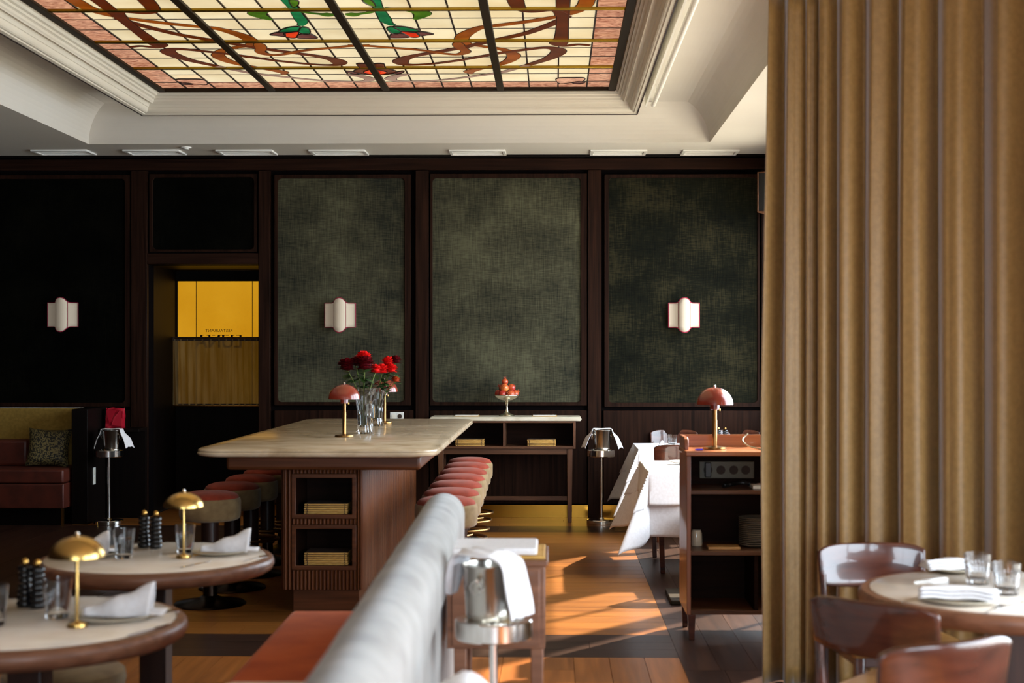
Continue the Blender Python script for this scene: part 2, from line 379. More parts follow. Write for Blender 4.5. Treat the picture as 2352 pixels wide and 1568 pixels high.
NX0, NX1 = at(340,700,WY)[0], at(595,700,WY)[0]
NZ = at(450,607,WY)[2]
wb = MB()
wb.box(-7.1,NX0,WY+.02,WY+.2,0,CZ); wb.box(NX1,2.3,WY+.02,WY+.2,0,CZ); wb.box(NX0,NX1,WY+.02,WY+.2,NZ,CZ)
wall = struct('wall_back', wb, M['black'], smooth=0)
def wbx(name, px0, px1, py0, py1, y0, y1, m, bevel=.003, parent=wall):
    x0, _, z1 = at(px0,py0,WY); x1, _, z0 = at(px1,py1,WY)
    # keep rails level: take height at mid picture
    return MB().box(x0,x1,y0,y1,z0,z1).build(name, m, parent, bevel=bevel, seg=1)
def zz(py): return CAMZ+(HY-py)/F*WY*1.0
PILL = [(303,340),(595,622),(955,985),(1350,1381),(1748,1790)]
for a, b_ in PILL:
    MB().box(at(a,0,WY)[0], at(b_,0,WY)[0], WY-.035, WY+.02, .0, zz(391)).build('pillar', M['wallwood'], wall, bevel=.004, seg=1)
MB().box(-7, 2.15, WY-.03, WY+.02, zz(391)+.004, zz(364)).build('top_rail', M['wallwood_h'], wall, bevel=.004, seg=1)
MB().box(-7, 2.15, WY-.05, WY+.02, zz(362), CZ).build('crown_strip', M['darkwood_plain'], wall, bevel=.004, seg=1)
def bay(px0, px1, cpx0, cpx1, cm, top=400, ctop=409, cbot=923, bot=931):
    X = lambda p: at(p,0,WY)[0]
    o = rrect(X(px0),X(px1),zz(bot),zz(top),.005); i = rrect(X(cpx0),X(cpx1),zz(cbot),zz(ctop),.04)
    MB().ring(o, i, WY-.022, WY+.02).build('panel_frame', M['wallwood'], wall, bevel=.003, seg=1)
    MB().prism(rrect(X(cpx0)-.01,X(cpx1)+.01,zz(cbot)-.01,zz(ctop)+.01,.04), WY-.006, WY+.02, 'y').build('cloth_panel', M[cm], wall, bevel=.004, seg=1)
bay(631,944,639,930,'green'); bay(988,1348,994,1334,'green',399,409); bay(1388,1745,1398,1739,'green_shade',401,409,924,934)
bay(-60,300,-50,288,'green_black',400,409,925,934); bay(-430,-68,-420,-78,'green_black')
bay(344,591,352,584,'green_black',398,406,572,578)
MB().box(NX0, NX1, WY-.03, WY+.02, NZ, zz(581)).build('door_lintel', M['wallwood_h'], wall, bevel=.004, seg=1)
for a, b_ in ((-430,-68),(-60,300),(631,950),(988,1348),(1386,1745)):
    MB().box(at(a,0,WY)[0], at(b_,0,WY)[0], WY-.02, WY+.02, zz(1156), zz(942)).build('wood_panel', M['wallwood'], wall, bevel=.003, seg=1)
bb = MB()
xs = [-7.0]+[at(p,0,WY)[0] for ab in PILL for p in ab]+[2.15]
for i in range(0, len(xs)-1, 2):
    if abs(xs[i]-at(340,0,WY)[0]) < 1e-6: continue
    if xs[i+1] > xs[i]+.01: bb.box(xs[i], xs[i+1], WY-.012, WY+.02, 0, zz(1159))
struct('baseboard_back', bb, M['brass_skirt'], smooth=0)
# door niche
ns = MB(); ns.box(NX0-.1,NX0,WY+.2,15.1,0,NZ+.1); ns.box(NX1,NX1+.1,WY+.2,15.1,0,NZ+.1); ns.box(NX0,NX1,WY+.2,15.1,NZ,NZ+.1); ns.box(NX0-.1,NX1+.1,15.06,15.16,0,NZ+.1)
struct('wall_niche', ns, M['darkwood_plain'], smooth=0)
DY = 14.95
dr = struct('door_1', MB().box(NX0,NX1,DY+.03,DY+.07,0,NZ), M['darkwood_plain'], smooth=0)
fx0, fx1 = at(408,0,DY)[0], at(621,0,DY)[0]; fz1 = at(500,646,DY)[2]; fz0 = 1.07
MB().ring([(NX0,0.0),(NX1,0.0),(NX1,NZ),(NX0,NZ)],[(fx0,fz0),(fx1,fz0),(fx1,fz1),(fx0,fz1)],DY-.02,DY+.03).build('door_frame', M['darkwood_plain'], dr, bevel=.003, seg=1)
film = MB().box(fx0,fx1,DY+.012,DY+.016,fz0,fz1).build('door_glass_film', M['film'], dr)
film['label'] = 'yellow backlit film with mirrored lettering'
for p in (450,579):
    x = at(p,0,DY)[0]; MB().box(x-.003,x+.003,DY+.008,DY+.011,fz0,fz1).build('film_line', M['film_text'], dr)
def text(s, size, cx, cz, y, m, parent, name, mirror=False, bold=0, sx=1):
    c = bpy.data.curves.new(name,'FONT'); c.body = s; c.size = size; c.align_x = 'CENTER'; c.extrude = .0006; c.offset = bold
    o = bpy.data.objects.new('tmp', c); COL.objects.link(o); bpy.context.view_layer.update()
    me = bpy.data.meshes.new_from_object(o.evaluated_get(bpy.context.evaluated_depsgraph_get())); COL.objects.unlink(o)
    for v in me.vertices:
        x = v.co.x*sx*(-1 if mirror else 1); v.co = (cx+x, y-v.co.z, cz+v.co.y)
    me.flip_normals() if mirror else None
    me.materials.clear(); me.materials.append(m)
    p = bpy.data.objects.new(name, me); COL.objects.link(p); p.parent = parent; return p
tx = (at(472,0,DY)[0]+at(533,0,DY)[0])/2
text('RESTAURANT', .042, tx, at(500,762,DY)[2], DY+.009, M['film_text'], dr, 'film_lettering', True, sx=1.12)
text('LUNA', .19, tx, at(500,769,DY)[2]-.133, DY+.009, M['film_text'], dr, 'film_name_lettering', True, .002)
# serifs on the name
sf = MB(); z = at(500,769,DY)[2]
for p in (463,478,490,503,512,521,534,546): sf.box(at(p,0,DY)[0]-.017, at(p,0,DY)[0]+.017, DY+.008, DY+.0105, z-.006, z+.001)
sf.build('film_name_serif', M['film_text'], dr)
def cafe(u, v):
    x0 = at(392,0,DY-.14)[0]; x1 = NX1-.02; z1 = at(0,778,DY-.14)[2]; z0 = at(0,930,DY-.14)[2]
    uu = u+.02*v*(1-u); x = x0+(x1-x0)*(uu)
    return (x, DY-.14+.012*sin(u*95+2*sin(u*9))*(.6+.4*v), z1+(z0-z1)*v)
cc = thing('cafe_curtain', 'sheer tan linen half curtain on a thin rod across the yellow door glass', 'curtain', (0,0,0))
MB().grid(cafe, 160, 6).build('curtain_cloth', M['sheer'], cc, smooth=80, recalc=False)
for zz0 in (at(0,776,DY-.14)[2], at(0,931,DY-.14)[2]):
    MB().tube([(NX0+.02,DY-.14,zz0),(NX1,DY-.14,zz0)], .008, 8).build('curtain_rod', M['brass'], cc)
    MB().box(NX0, NX1-.02, DY-.146, DY-.134, zz0-.03, zz0+.012).build('hem_band', M['stitch'], cc) if zz0 > 1.5 else MB().box(NX0+.06, NX1-.02, DY-.146, DY-.134, zz0-.004, zz0+.02).build('hem_band', M['stitch'], cc)

# side and front walls with windows
def wall_with_openings(name, x0, x1, ya, yb, z1, ops, m):
    mb = MB(); y = ya
    for (a, b_, za, zb) in ops:
        mb.box(x0,x1,y,a,0,z1); mb.box(x0,x1,a,b_,0,za); mb.box(x0,x1,a,b_,zb,z1); y = b_
    mb.box(x0,x1,y,yb,0,z1); return struct(name, mb, m, smooth=0)
RX = 2.15
OPS_R = [(7.5,8.75,.9,3.2),(8.95,10.25,.9,3.2),(10.45,11.75,.9,3.2),(11.95,13.6,.9,3.2)]
wall_with_openings('wall_right', RX, RX+.12, 7.2, 14.1, CZ, OPS_R, M['white'])
OPS_N = [(.0,2.4,.5,2.5),(2.9,5.8,.35,2.35)]
wall_with_openings('wall_right_near', 2.9, 3.02, -2.6, 7.2, CZ, OPS_N, M['white'])
struct('wall_step', MB().box(RX,3.02,7.2,7.32,0,CZ), M['white'], smooth=0)
struct('wall_left', MB().box(-7.12,-7,-2.6,14.1,0,CZ), M['wallwood'], smooth=0)
mbf = MB(); mbf.box(-7.1,-1.0,-2.72,-2.6,0,CZ); mbf.box(1.6,3.02,-2.72,-2.6,0,CZ); mbf.box(-1.0,1.6,-2.72,-2.6,0,.9); mbf.box(-1.0,1.6,-2.72,-2.6,2.6,CZ)
struct('wall_front', mbf, M['darkwood_plain'], smooth=0)
def window_frame(n, plane, a, b_, za, zb, axis):
    mb = MB(); mid = (a+b_)/2
    for lo, hi, z0, z1 in ((a,a+.05,za,zb),(b_-.05,b_,za,zb),(mid-.012,mid+.012,za,zb),(a,b_,za,za+.05),(a,b_,zb-.05,zb),(a,b_,zb-.5,zb-.485)):
        if axis == 'x': mb.box(plane+.04,plane+.08,lo,hi,z0,z1)
        else: mb.box(lo,hi,plane-.08,plane-.04,z0,z1)
    struct('window_%d' % n, mb, M['dark_leg'], smooth=0)
k = 1
for (a,b_,za,zb) in OPS_R:
    window_frame(k, RX, a, b_, za, zb, 'x'); k += 1
    portal('window_daylight', (RX+.11,(a+b_)/2,(za+zb)/2), (0,pi/2,0), zb-za, b_-a)
for (a,b_,za,zb) in OPS_N:
    window_frame(k, 2.9, a, b_, za, zb, 'x'); k += 1
    portal('window_daylight', (3.01,(a+b_)/2,(za+zb)/2), (0,pi/2,0), zb-za, b_-a)
window_frame(k, -2.6, -1.0, 1.6, .9, 2.6, 'y')
portal('window_daylight', (.3,-2.71,1.75), (pi/2,0,0), 2.6, 1.7)
# street ground outside, so the bounce from below is a pavement and not sky
struct('ground_outside', MB().box(3.05,14,-6,24,-.5,-.4).box(RX+.15,3.05,7.35,24,-.5,-.4), M['plate'], smooth=0)

# ceiling with raised tray, cove and cornice
TX0, TX1, TY0, TY1 = -4.30, 1.44, 5.4, 13.1
cb = MB()
R = .37
def rect(d): return [(TX0+d,TY0+d),(TX1-d,TY0+d),(TX1-d,TY1-d),(TX0+d,TY1-d)]
prof = [(0,CZ)]+[(R*(1-cos(radians(a))), CZ+R*sin(radians(a))) for a in range(6,91,6)]+[(.66,CZ+R)]
outer = [(-7.1,-2.7),(RX+.13,-2.7),(RX+.13,14.1),(-7.1,14.1)]
rings = [[(x,y,CZ) for x,y in outer]]+[[(x,y,z) for x,y in rect(d)] for d,z in prof]
for i in range(len(rings)-1):
    vs = rings[i]+rings[i+1]; cb.add(vs, [(j,(j+1)%4,4+(j+1)%4,4+j) for j in range(4)])
cb.add([(RX+.13,-2.7,CZ),(3.05,-2.7,CZ),(3.05,7.32,CZ),(RX+.13,7.32,CZ)],[(0,1,2,3)])
ceil = struct('ceiling', cb, M['white'], smooth=30, recalc=False)
struct('roof_light_block', MB().box(-7.15,RX+.14,-2.75,15.2,4.3,4.4).box(RX+.14,3.1,-2.75,7.32,4.3,4.4).box(-7.15,-7.1,-2.75,14.2,CZ,4.3).box(RX+.12,RX+.14,7.32,14.2,CZ,4.3).box(3.05,3.1,-2.75,7.32,CZ,4.3).box(RX+.12,3.1,7.3,7.32,CZ,4.3).box(-7.15,RX+.14,14.1,14.2,CZ,4.3).box(-7.15,3.1,-2.75,-2.72,CZ,4.3), M['black'], smooth=0)  # unseen shell added over the ceiling to keep sky light from leaking in
# cornice: moulding profile (inset from its outer edge, height)
OX0, OX1, OY0, OY1 = -3.60, .735, 6.1, 12.42
zc = 3.687
cp = [(.0,CZ+R+.005),(0,zc+.014),(.004,zc+.014),(.004,zc),(.008,zc),(.03,zc+.006),(.032,zc+.012)]
cp += [(.034+.034*sin(radians(a)), zc+.014+.040*(1-cos(radians(a)))) for a in (0,20,40,60,80,90)]
cp += [(.070,zc+.060),(.076,zc+.062)]
cp += [(.078+.046*(1-cos(radians(a)))/1.0*.5, zc+.062+.046*.5*sin(radians(a))+.022*a/180) for a in range(20,181,20)]
cp += [(.128,zc+.092),(.136,zc+.1),(.140,zc+.116),(.150,zc+.122),(.156,zc+.124),(.158,zc+.14),(.176,zc+.146),(.178,zc+.166),(.194,zc+.172),(.196,zc+.184),(.20,zc+.19),(.20,zc+.20)]
cm = MB()
rr = [[(OX0+d,OY0+d,z),(OX1-d,OY0+d,z),(OX1-d,OY1-d,z),(OX0+d,OY1-d,z)] for d,z in cp]
for i in range(len(rr)-1): cm.add(rr[i]+rr[i+1], [(j,(j+1)%4,4+(j+1)%4,4+j) for j in range(4)])
struct('trim_1', cm, M['cornice'], smooth=25, recalc=False)
d = -.003
ln = MB(); z = zc-.005
for e in (0,): 
    o4 = [(OX0+d,OY0+d),(OX1-d,OY0+d),(OX1-d,OY1-d),(OX0+d,OY1-d)]; i4 = [(OX0-d*2,OY0-d*2),(OX1+d*2,OY0-d*2),(OX1+d*2,OY1+d*2),(OX0-d*2,OY1+d*2)]
    ln.ring(o4, i4, z, z+.006, 'z')
struct('trim_2', ln, M['lead'], smooth=0)
# cove tube along the right of the cornice
tb = thing('cove_light_tube', 'white fluorescent batten running along the right edge of the cornice', 'lamp', (OX1+.13, 9.2, 3.745))
MB().tube([(0,-2.9,0),(0,3.08,0)], .022, 12).build('tube', M['vent'], tb)
MB().box(-.07,-.055,-2.9,3.14,-.01,.17).build('batten_rail', M['vent'], tb)
MB().box(-.055,.02,-2.9,-2.86,-.01,.17).box(-.055,.02,3.02,3.06,.02,.17).build('batten_bracket', M['vent'], tb)

# ceiling slot vents and smoke detector
first = None
vl = ['white slot grille in the ceiling, leftmost of the seven','white slot grille in the ceiling, second from the left','white slot grille in the ceiling above the door niche pillar, third from left','white slot grille in the ceiling above the wall lamp on green velvet','white slot grille in the ceiling above the middle green panel','white slot grille in the ceiling above the pillar, second from the right','white slot grille in the ceiling nearest the curtain, rightmost of seven']
for i, (a, b_) in enumerate([(78,215),(287,424),(501,633),(714,843),(1034,1161),(1358,1482),(1568,1692)]):
    c = onz((a+b_)/2, 348, CZ)
    if first is None:
        v = thing('ceiling_grille', vl[0], 'vent', (c[0],c[1],CZ), 0, 'slot grilles along the ceiling edge')
        o = [(-.27,-.15),(.27,-.15),(.27,.15),(-.27,.15)]; n_ = [(-.24,-.12),(.24,-.12),(.24,.12),(-.24,.12)]
        MB().ring(o, n_, -.018, 0, 'z').build('frame', M['vent'], v, bevel=.003, seg=1)
        MB().box(-.238,.238,-.118,.118,-.006,-.001).build('insert', M['white'], v)
        for q in range(3): MB().box(-.235,.235,-.08+q*.07,-.07+q*.07,-.012,-.006).build('slat', M['vent'], v)
        first = v
    else: dup(first, vl[i], (c[0],c[1],CZ))
c = onz(427,338,CZ)
sd = thing('smoke_detector', 'small round white smoke detector between two ceiling grilles', 'detector', (c[0],c[1],CZ))
MB().lathe([(.0,-.022),(.025,-.02),(.03,-.012),(.05,-.01),(.052,0)],20).build('housing', M['vent'], sd)

# ------------------------------------------------------------------ stained glass skylight
GZ = 3.885
sk = thing('stained_glass_skylight', 'backlit leaded glass skylight, cream squares with brown ribbons, green leaves and pink border', 'skylight', (0,0,GZ))
GX0, GX1, GY1 = -3.40, .535, 12.22
cols = [GX0+(GX1-GX0)*i/16 for i in range(17)]
rows = [GY1, 11.96, 11.63, 11.29, 10.97, 10.65, 10.33, 10.01, 9.70, 9.38]
while rows[-1] > 6.6: rows.append(rows[-1]-.32)
cache = {}
for j in range(len(rows)-1):
    for i in range(16):
        pink = j == 0 or i in (0,15)
        w = cols[i+1]-cols[i]; h = rows[j]-rows[j+1]; key = (round(w,3), round(h,3), pink)
        if key not in cache: cache[key] = MB().box(-w/2+.003,w/2-.003,-h/2+.003,h/2-.003,0,.004).mesh('pane', M['g_pink'] if pink else M['g_cream'], 0)
        o = bpy.data.objects.new('pane', cache[key]); COL.objects.link(o); o.parent = sk
        o.location = ((cols[i]+cols[i+1])/2, (rows[j]+rows[j+1])/2, .006)
MB().box(GX0-.02,GX1+.02,rows[-1]-.02,GY1+.02,.013,.02).build('backing', M['black'], sk)
lm = MB()
for i, x in enumerate(cols):
    if i % 4: lm.box(x-.006,x+.006,rows[-1],GY1,-.002,.008)
lm.build('lead_came', M['lead'], sk, smooth=0)
lm = MB()
for j, y in enumerate(rows): 
    if j not in (0,3,6,9,12,15,18): lm.box(GX0,GX1,y-.006,y+.006,.003,.008)
lm.build('cross_came', M['lead'], sk, smooth=0)
for j in (3,6,9,12,15,18):
    if j < len(rows): MB().box(GX0-.01,GX1+.01,rows[j]-.016,rows[j]+.016,-.022,.0).build('brass_bar', M['bar_brass'], sk, bevel=.006)
for i in (0,4,8,12,16):
    x = cols[i]+(.03 if i == 0 else -.03 if i == 16 else 0); MB().box(x-.03,x+.03,rows[-1],GY1,-.03,-.008).build('bronze_bar', M['bronze'], sk, bevel=.003, seg=1)
MB().box(GX0,GX1,GY1-.03,GY1+.01,-.03,.0).build('end_bar', M['bronze'], sk)
# ribbons: traced centre lines projected onto the glass, mirrored about the centre of the glass
CX = (GX0+GX1)/2
def unz(ox, pts):
    out = []
    for p in pts:
        X, Y, _ = onz(ox+p[0]*.14455, p[1]*.14455, GZ); out.append((X, Y)+tuple(p[2:]))
    return out
def strip(mb, pts, z0, extra):
    P = pts; n = len(P); vs = []; 
    for i in range(n):
        a = Vector(P[max(i-1,0)][:2]); b_ = Vector(P[min(i+1,n-1)][:2]); t = (b_-a); t = t.normalized() if t.length > 1e-6 else Vector((1,0)); nn = Vector((-t.y,t.x)); w = P[i][2]/2+extra
        c = Vector(P[i][:2]); vs += [(c.x+nn.x*w,c.y+nn.y*w,z0),(c.x-nn.x*w,c.y-nn.y*w,z0)]
    mb.add(vs, [(2*i,2*i+1,2*i+3,2*i+2) for i in range(n-1)])
RZ = [0]
def ribbon(name, pts, m, mirror=True):
    pts = [p if len(p) > 2 else (p[0],p[1],.07) for p in pts]
    pts = crom(pts, 6); RZ[0] += 1; z = -.004-(RZ[0] % 7)*.0012
    for s in ((1,-1) if mirror else (1,)):
        Q = [((p[0] if s == 1 else 2*CX-p[0]), p[1], p[2]) for p in pts]
        mb = MB(); strip(mb, Q, z, 0); r = mb.build(name, M[m], sk, smooth=0, solid=.002, recalc=False)
        mb = MB(); strip(mb, Q, z+.0022, .007); mb.build(name+'_came', M['lead'], r, smooth=0, recalc=False)
def shape(name, ox, pts, m, mirror=True, sm=True):
    P = [(p[0],p[1]) for p in unz(ox, pts)]
    if sm:
        n = len(P); P2 = []
        for i in range(n):
            p0,p1,p2,p3 = P[i-1],P[i],P[(i+1)%n],P[(i+2)%n]
            for k_ in range(3):
                t = k_/3; P2.append(tuple(.5*((2*b)+(-a+c)*t+(2*a-5*b+4*c-d)*t*t+(-a+3*b-3*c+d)*t**3) for a,b,c,d in zip(p0,p1,p2,p3)))
        P = P2
    for s in ((1,-1) if mirror else (1,)):
        Q = [((p[0] if s == 1 else 2*CX-p[0]), p[1]) for p in P]
        z = -.014-.0003*(RZ[0] % 5); RZ[0] += 1
        r = MB().prism(Q, z, z+.002).build(name, M[m], sk, smooth=0)
        MB().tube([(x,y,z+.001) for x,y in Q], .0055, 5, True).build(name+'_came', M['lead'], r)
z1 = 880; z2 = 1140; z3 = 560
A = unz(z2, [(1470,-60,.1),(1440,0,.1),(1400,80,.1),(1250,170,.09),(1050,238,.06),(700,302),(430,342),(0,397)])+unz(z1, [(1600,418),(1450,462,.08),(1300,540,.1),(1250,600,.1),(1265,650,.09),(1380,700,.06),(1600,728,.055),(1850,765,.06),(1990,810,.08),(2075,870,.1),(2030,940,.09),(1900,1000,.07),(1700,1050,.06),(1500,1092,.07),(1370,1128,.09),(1400,1160,.03)])
ribbon('amber_ribbon', A, 'g_amber')
B = unz(z2, [(1130,240,.06),(1000,318),(700,440),(430,528),(0,622)])+unz(z1, [(1400,712),(1100,772),(800,822),(500,875),(330,922,.1),(275,970,.12),(330,1008,.09),(500,1018,.05),(800,1000,.05),(1200,948,.05),(1600,878,.055),(1900,825,.055)])+unz(z2, [(380,788,.055),(700,750,.06),(880,752,.08),(985,785,.11),(960,845,.11),(800,930,.08),(500,1022,.06)])
ribbon('brown_ribbon', B, 'g_brown')
ribbon('mauve_ribbon', unz(z2, [(500,1022,.06),(300,1078,.055),(60,1140,.055)])+unz(z1, [(1500,1190,.05),(1200,1230,.045),(900,1262,.045),(500,1280,.045),(260,1277,.05),(120,1247,.09),(180,1205,.08),(300,1180,.07),(425,1167,.02)]), 'g_mauve')
C_ = [(2*CX-p[0],p[1],p[2]) for p in unz(z1, [(0,733,.05)])]
ribbon('thin_amber_ribbon', unz(z1, [(-560,706,.05),(-200,715,.05),(0,733,.05),(400,762,.05),(700,792,.05),(900,825,.05),(1150,850,.05),(1290,825,.07),(1310,790,.07),(1230,740,.08),(1190,685,.08),(1185,650,.03)]), 'g_amber')
ribbon('upright_ribbon', unz(z2, [(1065,-80,.09),(1062,0,.085),(1055,200,.08),(1050,400,.08),(1030,600,.1),(990,670,.13),(1060,705,.07),(1150,705,.05),(1300,688,.045),(1485,702,.04)]), 'g_brown')
ribbon('loop_ribbon', unz(z2, [(290,-60,.1),(310,0,.1),(345,80,.09),(430,140,.07),(600,160,.045),(850,138,.04),(970,155,.06),(1055,225,.1)]), 'g_brown')
ribbon('leaf_ribbon', unz(z3, [(445,308,.03),(340,278,.07),(205,212,.12),(330,165,.08),(500,150,.05),(700,125,.03)]), 'g_green')
ribbon('tendril_ribbon', unz(z3, [(800,120,.03),(1000,188,.04),(1200,212,.04),(1330,222,.1),(1440,215,.03)]), 'g_green')
ribbon('stem_ribbon', unz(z3, [(610,-90,.06),(680,0,.06),(785,115,.06),(860,235,.07),(915,310,.08),(930,355,.06),(900,395,.04)]), 'g_teal')
shape('leaf', z3, [(720,-40),(860,-30),(865,40),(800,78),(755,55)], 'g_green')
shape('sepal', z3, [(555,465),(650,420),(770,395),(900,395),(860,458),(640,476)], 'g_teal')
shape('sepal', z3, [(905,402),(1000,405),(1048,440),(1050,498),(960,508),(870,465)], 'g_teal')
shape('petal', z3, [(415,520),(520,485),(640,486),(655,545),(520,532)], 'g_plum')
shape('petal', z3, [(640,500),(740,482),(870,470),(858,520),(828,565),(720,565),(660,540)], 'g_red')
shape('petal', z3, [(845,545),(900,507),(1050,504),(1158,558),(1140,574),(880,570)], 'g_plum')
shape('petal', z3, [(1740,1102),(1840,1050),(1790,985),(1950,985),(2085,1040),(2085,1150),(1860,1142)], 'g_brown')
shape('petal', z3, [(1905,1112),(1990,1078),(2085,1078),(2085,1145),(1960,1142)], 'g_red')
shape('petal', z3, [(1615,1105),(1700,1108),(1850,1140),(1720,1142)], 'g_plum')
shape('corner_petal', z2, [(945,1240),(1000,1212),(1200,1208),(1400,1212),(1370,1262),(1200,1280),(1010,1298)], 'g_pink')
shape('corner_bud', z2, [(1205,1280),(1300,1262),(1410,1275),(1360,1293),(1240,1295)], 'g_plum')

# ------------------------------------------------------------------ wall lamps, sockets, speaker
def make_sconce(label, px, py):
    c = at(px,py,WY); t = thing('wall_sconce', label, 'lamp', (c[0],WY-.01,c[2]), 0, 'paper wall lamps')
    # outline: flanks concave in plan, centre a half column
    def hgt(x):
        a = abs(x)
        if a <= .055: return .118+.052*sqrt(max(0,1-(a/.056)**2))*.95
        return .118+.012*max(0,1-(a-.055)/.03)**2*1.0
    def yy(x):
        a = abs(x)
        if a <= .055: return -.07-.045*sqrt(max(0,1-(a/.058)**2))
        q = (a-.055)/.095; return -.07+.035*sin(q*pi/2)
    def wing(x0, x1, n):
        mb = MB(); 
        mb.grid(lambda u,v: (x0+(x1-x0)*u, yy(x0+(x1-x0)*u), hgt(x0+(x1-x0)*u)*(2*v-1)), n, 6); return mb
    wing(-.15,-.056,8).build('side_shade', M['paper'], t, solid=.003, recalc=False)
    wing(.056,.15,8).build('side_shade', M['paper'], t, solid=.003, recalc=False)
    wing(-.055,.055,14).build('centre_shade', M['paper'], t, solid=.003, recalc=False)
    xs = [-.15+.3*i/40 for i in range(41)]
    for s in (1,-1): MB().tube([(x,yy(x)-.002,s*hgt(x)) for x in xs], .0045, 6).build('piping', M['piping'], t)
    for x in (-.15,-.056,.056,.15): MB().tube([(x,yy(x)-.003,-hgt(x)),(x,yy(x)-.003,hgt(x))], .0042, 6).build('piping', M['piping'], t)
    MB().box(-.05,.05,-.05,.0,-.06,.06).build('back_plate', M['brass'], t)
    return t
sc = make_sconce('cream paper wall lamp with crimson piping on the black panel left of the door', 148, 723)
for l, px in (('cream paper wall lamp with crimson piping above the red flowers', 783), ('cream paper wall lamp with crimson piping above the host stand lamp', 1570)):
    c = at(px,724,WY); dup(sc, l, (c[0],WY-.01,c[2]))
c = at(912,953,WY); so_ = thing('wall_socket', 'white double wall socket behind the marble island', 'socket', (c[0],WY-.02,c[2]-.01))
MB().box(-.066,.066,-.008,0,-.04,.04).build('plate', M['white_plastic'], so_, bevel=.003)
MB().lathe([(.0,-.0),(.019,0),(.021,.003),(.0,.004)],20).build('outlet', M['page'], so_, loc=(-.03,-.009,0), rot=(pi/2,0,0))
MB().lathe([(.0,-.0),(.019,0),(.021,.003),(.0,.004)],20).build('outlet', M['stitch'], so_, loc=(.03,-.009,0), rot=(pi/2,0,0))
c = at(1762,442,13.35); sp = thing('wall_speaker', 'black loudspeaker box with wooden edges high on the wall beside the curtain', 'speaker', (c[0]+.1,13.35,c[2]), -.5)
MB().ring([(-.16,-.19),(.16,-.19),(.16,.19),(-.16,.19)],[(-.148,-.178),(.148,-.178),(.148,.178),(-.148,.178)],-.12,.1).build('case', M['side_wood_v'], sp, bevel=.003)
MB().box(-.148,.148,-.11,.09,-.178,.178).build('grille', M['black_plastic'], sp)
MB().tube([(0,.1,0),(0.1,.3,.1),(.24,.62,.1)], .012).build('bracket', M['black_plastic'], sp)

# ------------------------------------------------------------------ island
IX = -1.41
isl = thing('bar_island', 'long fluted oak island with a beige stone top and open niches', 'bar counter', (0,0,0))
IT = 1.04
tl_ = onz(480,1031,IT)
TXa, TXb, TYa, TYb = -2.115, -.68, 8.27, 12.25
pl = rrect(TXa,TXb,TYa,TYb,.17,8)
def inset(p, d): 
    cx, cy = (TXa+TXb)/2, (TYa+TYb)/2
    hx, hy = (TXb-TXa)/2, (TYb-TYa)/2
    return [(cx+(x-cx)*(hx-d)/hx, cy+(y-cy)*(hy-d)/hy) for x,y in p]
mb = MB(); levels = [(.022,IT-.045),(.008,IT-.042),(.001,IT-.034),(0,IT-.026),(.004,IT-.020),(.007,IT-.018),(.004,IT-.014),(.005,IT-.007),(.014,IT)]
vs = []; n = len(pl)
for d_, z in levels: vs += [(x,y,z) for x,y in inset(pl,d_)]
fs = [(i*n+j, i*n+(j+1)%n, (i+1)*n+(j+1)%n, (i+1)*n+j) for i in range(len(levels)-1) for j in range(n)]+[tuple(reversed(range(n))), tuple((len(levels)-1)*n+j for j in range(n))]
mb.add(vs, fs).build('stone_top', M['marble_i'], isl, smooth=40)
AF, AB = 8.47, 12.1
MB().box(-1.955,-.79,AF,AB,IT-.135,IT-.045).build('apron', M['island_h'], isl, bevel=.02, seg=3)
BX0, BX1, BY0, BY1 = -1.656, -1.17, 8.72, 11.95
BZ0, BZ1 = .15, IT-.135
def bz(py): return CAMZ-(py-812)*BY0/F
def bxx(px): return (px-VX)*BY0/F
niches = [(bz(1182),bz(1098)),(bz(1300),bz(1215))]
nx0, nx1 = bxx(678), bxx(808)
body = MB()
body.box(BX0,nx0,BY0+.012,BY0+.4,BZ0,BZ1).box(nx1,BX1,BY0+.012,BY0+.4,BZ0,BZ1)
body.box(nx0,nx1,BY0+.012,BY0+.4,BZ0,niches[1][0]).box(nx0,nx1,BY0+.012,BY0+.4,niches[1][1],niches[0][0]).box(nx0,nx1,BY0+.012,BY0+.4,niches[0][1],BZ1)
body.box(BX0,BX1,BY0+.4,BY1,BZ0,BZ1).build('carcass', M['host_in'], isl, smooth=0)
for (z0,z1) in niches:
    o = [(nx0-.026,z0-.026),(nx1+.026,z0-.026),(nx1+.026,z1+.026),(nx0-.026,z1+.026)]; i_ = [(nx0,z0),(nx1,z0),(nx1,z1),(nx0,z1)]
    MB().ring(o, i_, BY0-.008, BY0+.014).build('niche_frame', M['island_h'], isl, bevel=.003)
def reed_profile(a, b_, w, base, amp):
    n = max(2, round((b_-a)/w)); pts = []
    for i in range(n*6+1):
        t = i/6; x = a+(b_-a)*i/(n*6); pts.append((x, base-amp*abs(sin(pi*t))))
    return pts
def reeds_front(x0, x1, z0, z1):
    p = reed_profile(x0,x1,.024,BY0+.008,.015); p2 = p+[(x1,BY0+.02),(x0,BY0+.02)]
    o = MB().prism(p2, z0, z1).build('fluting', M['island'], isl, smooth=50); 
e = .028
reeds_front(BX0,nx0-e,BZ0,BZ1); reeds_front(nx1+e,BX1,BZ0,BZ1)
reeds_front(nx0-e+.002,nx1+e-.002,BZ0,niches[1][0]-e); reeds_front(nx0-e+.002,nx1+e-.002,niches[1][1]+e,niches[0][0]-e); reeds_front(nx0-e+.002,nx1+e-.002,niches[0][1]+e,BZ1)
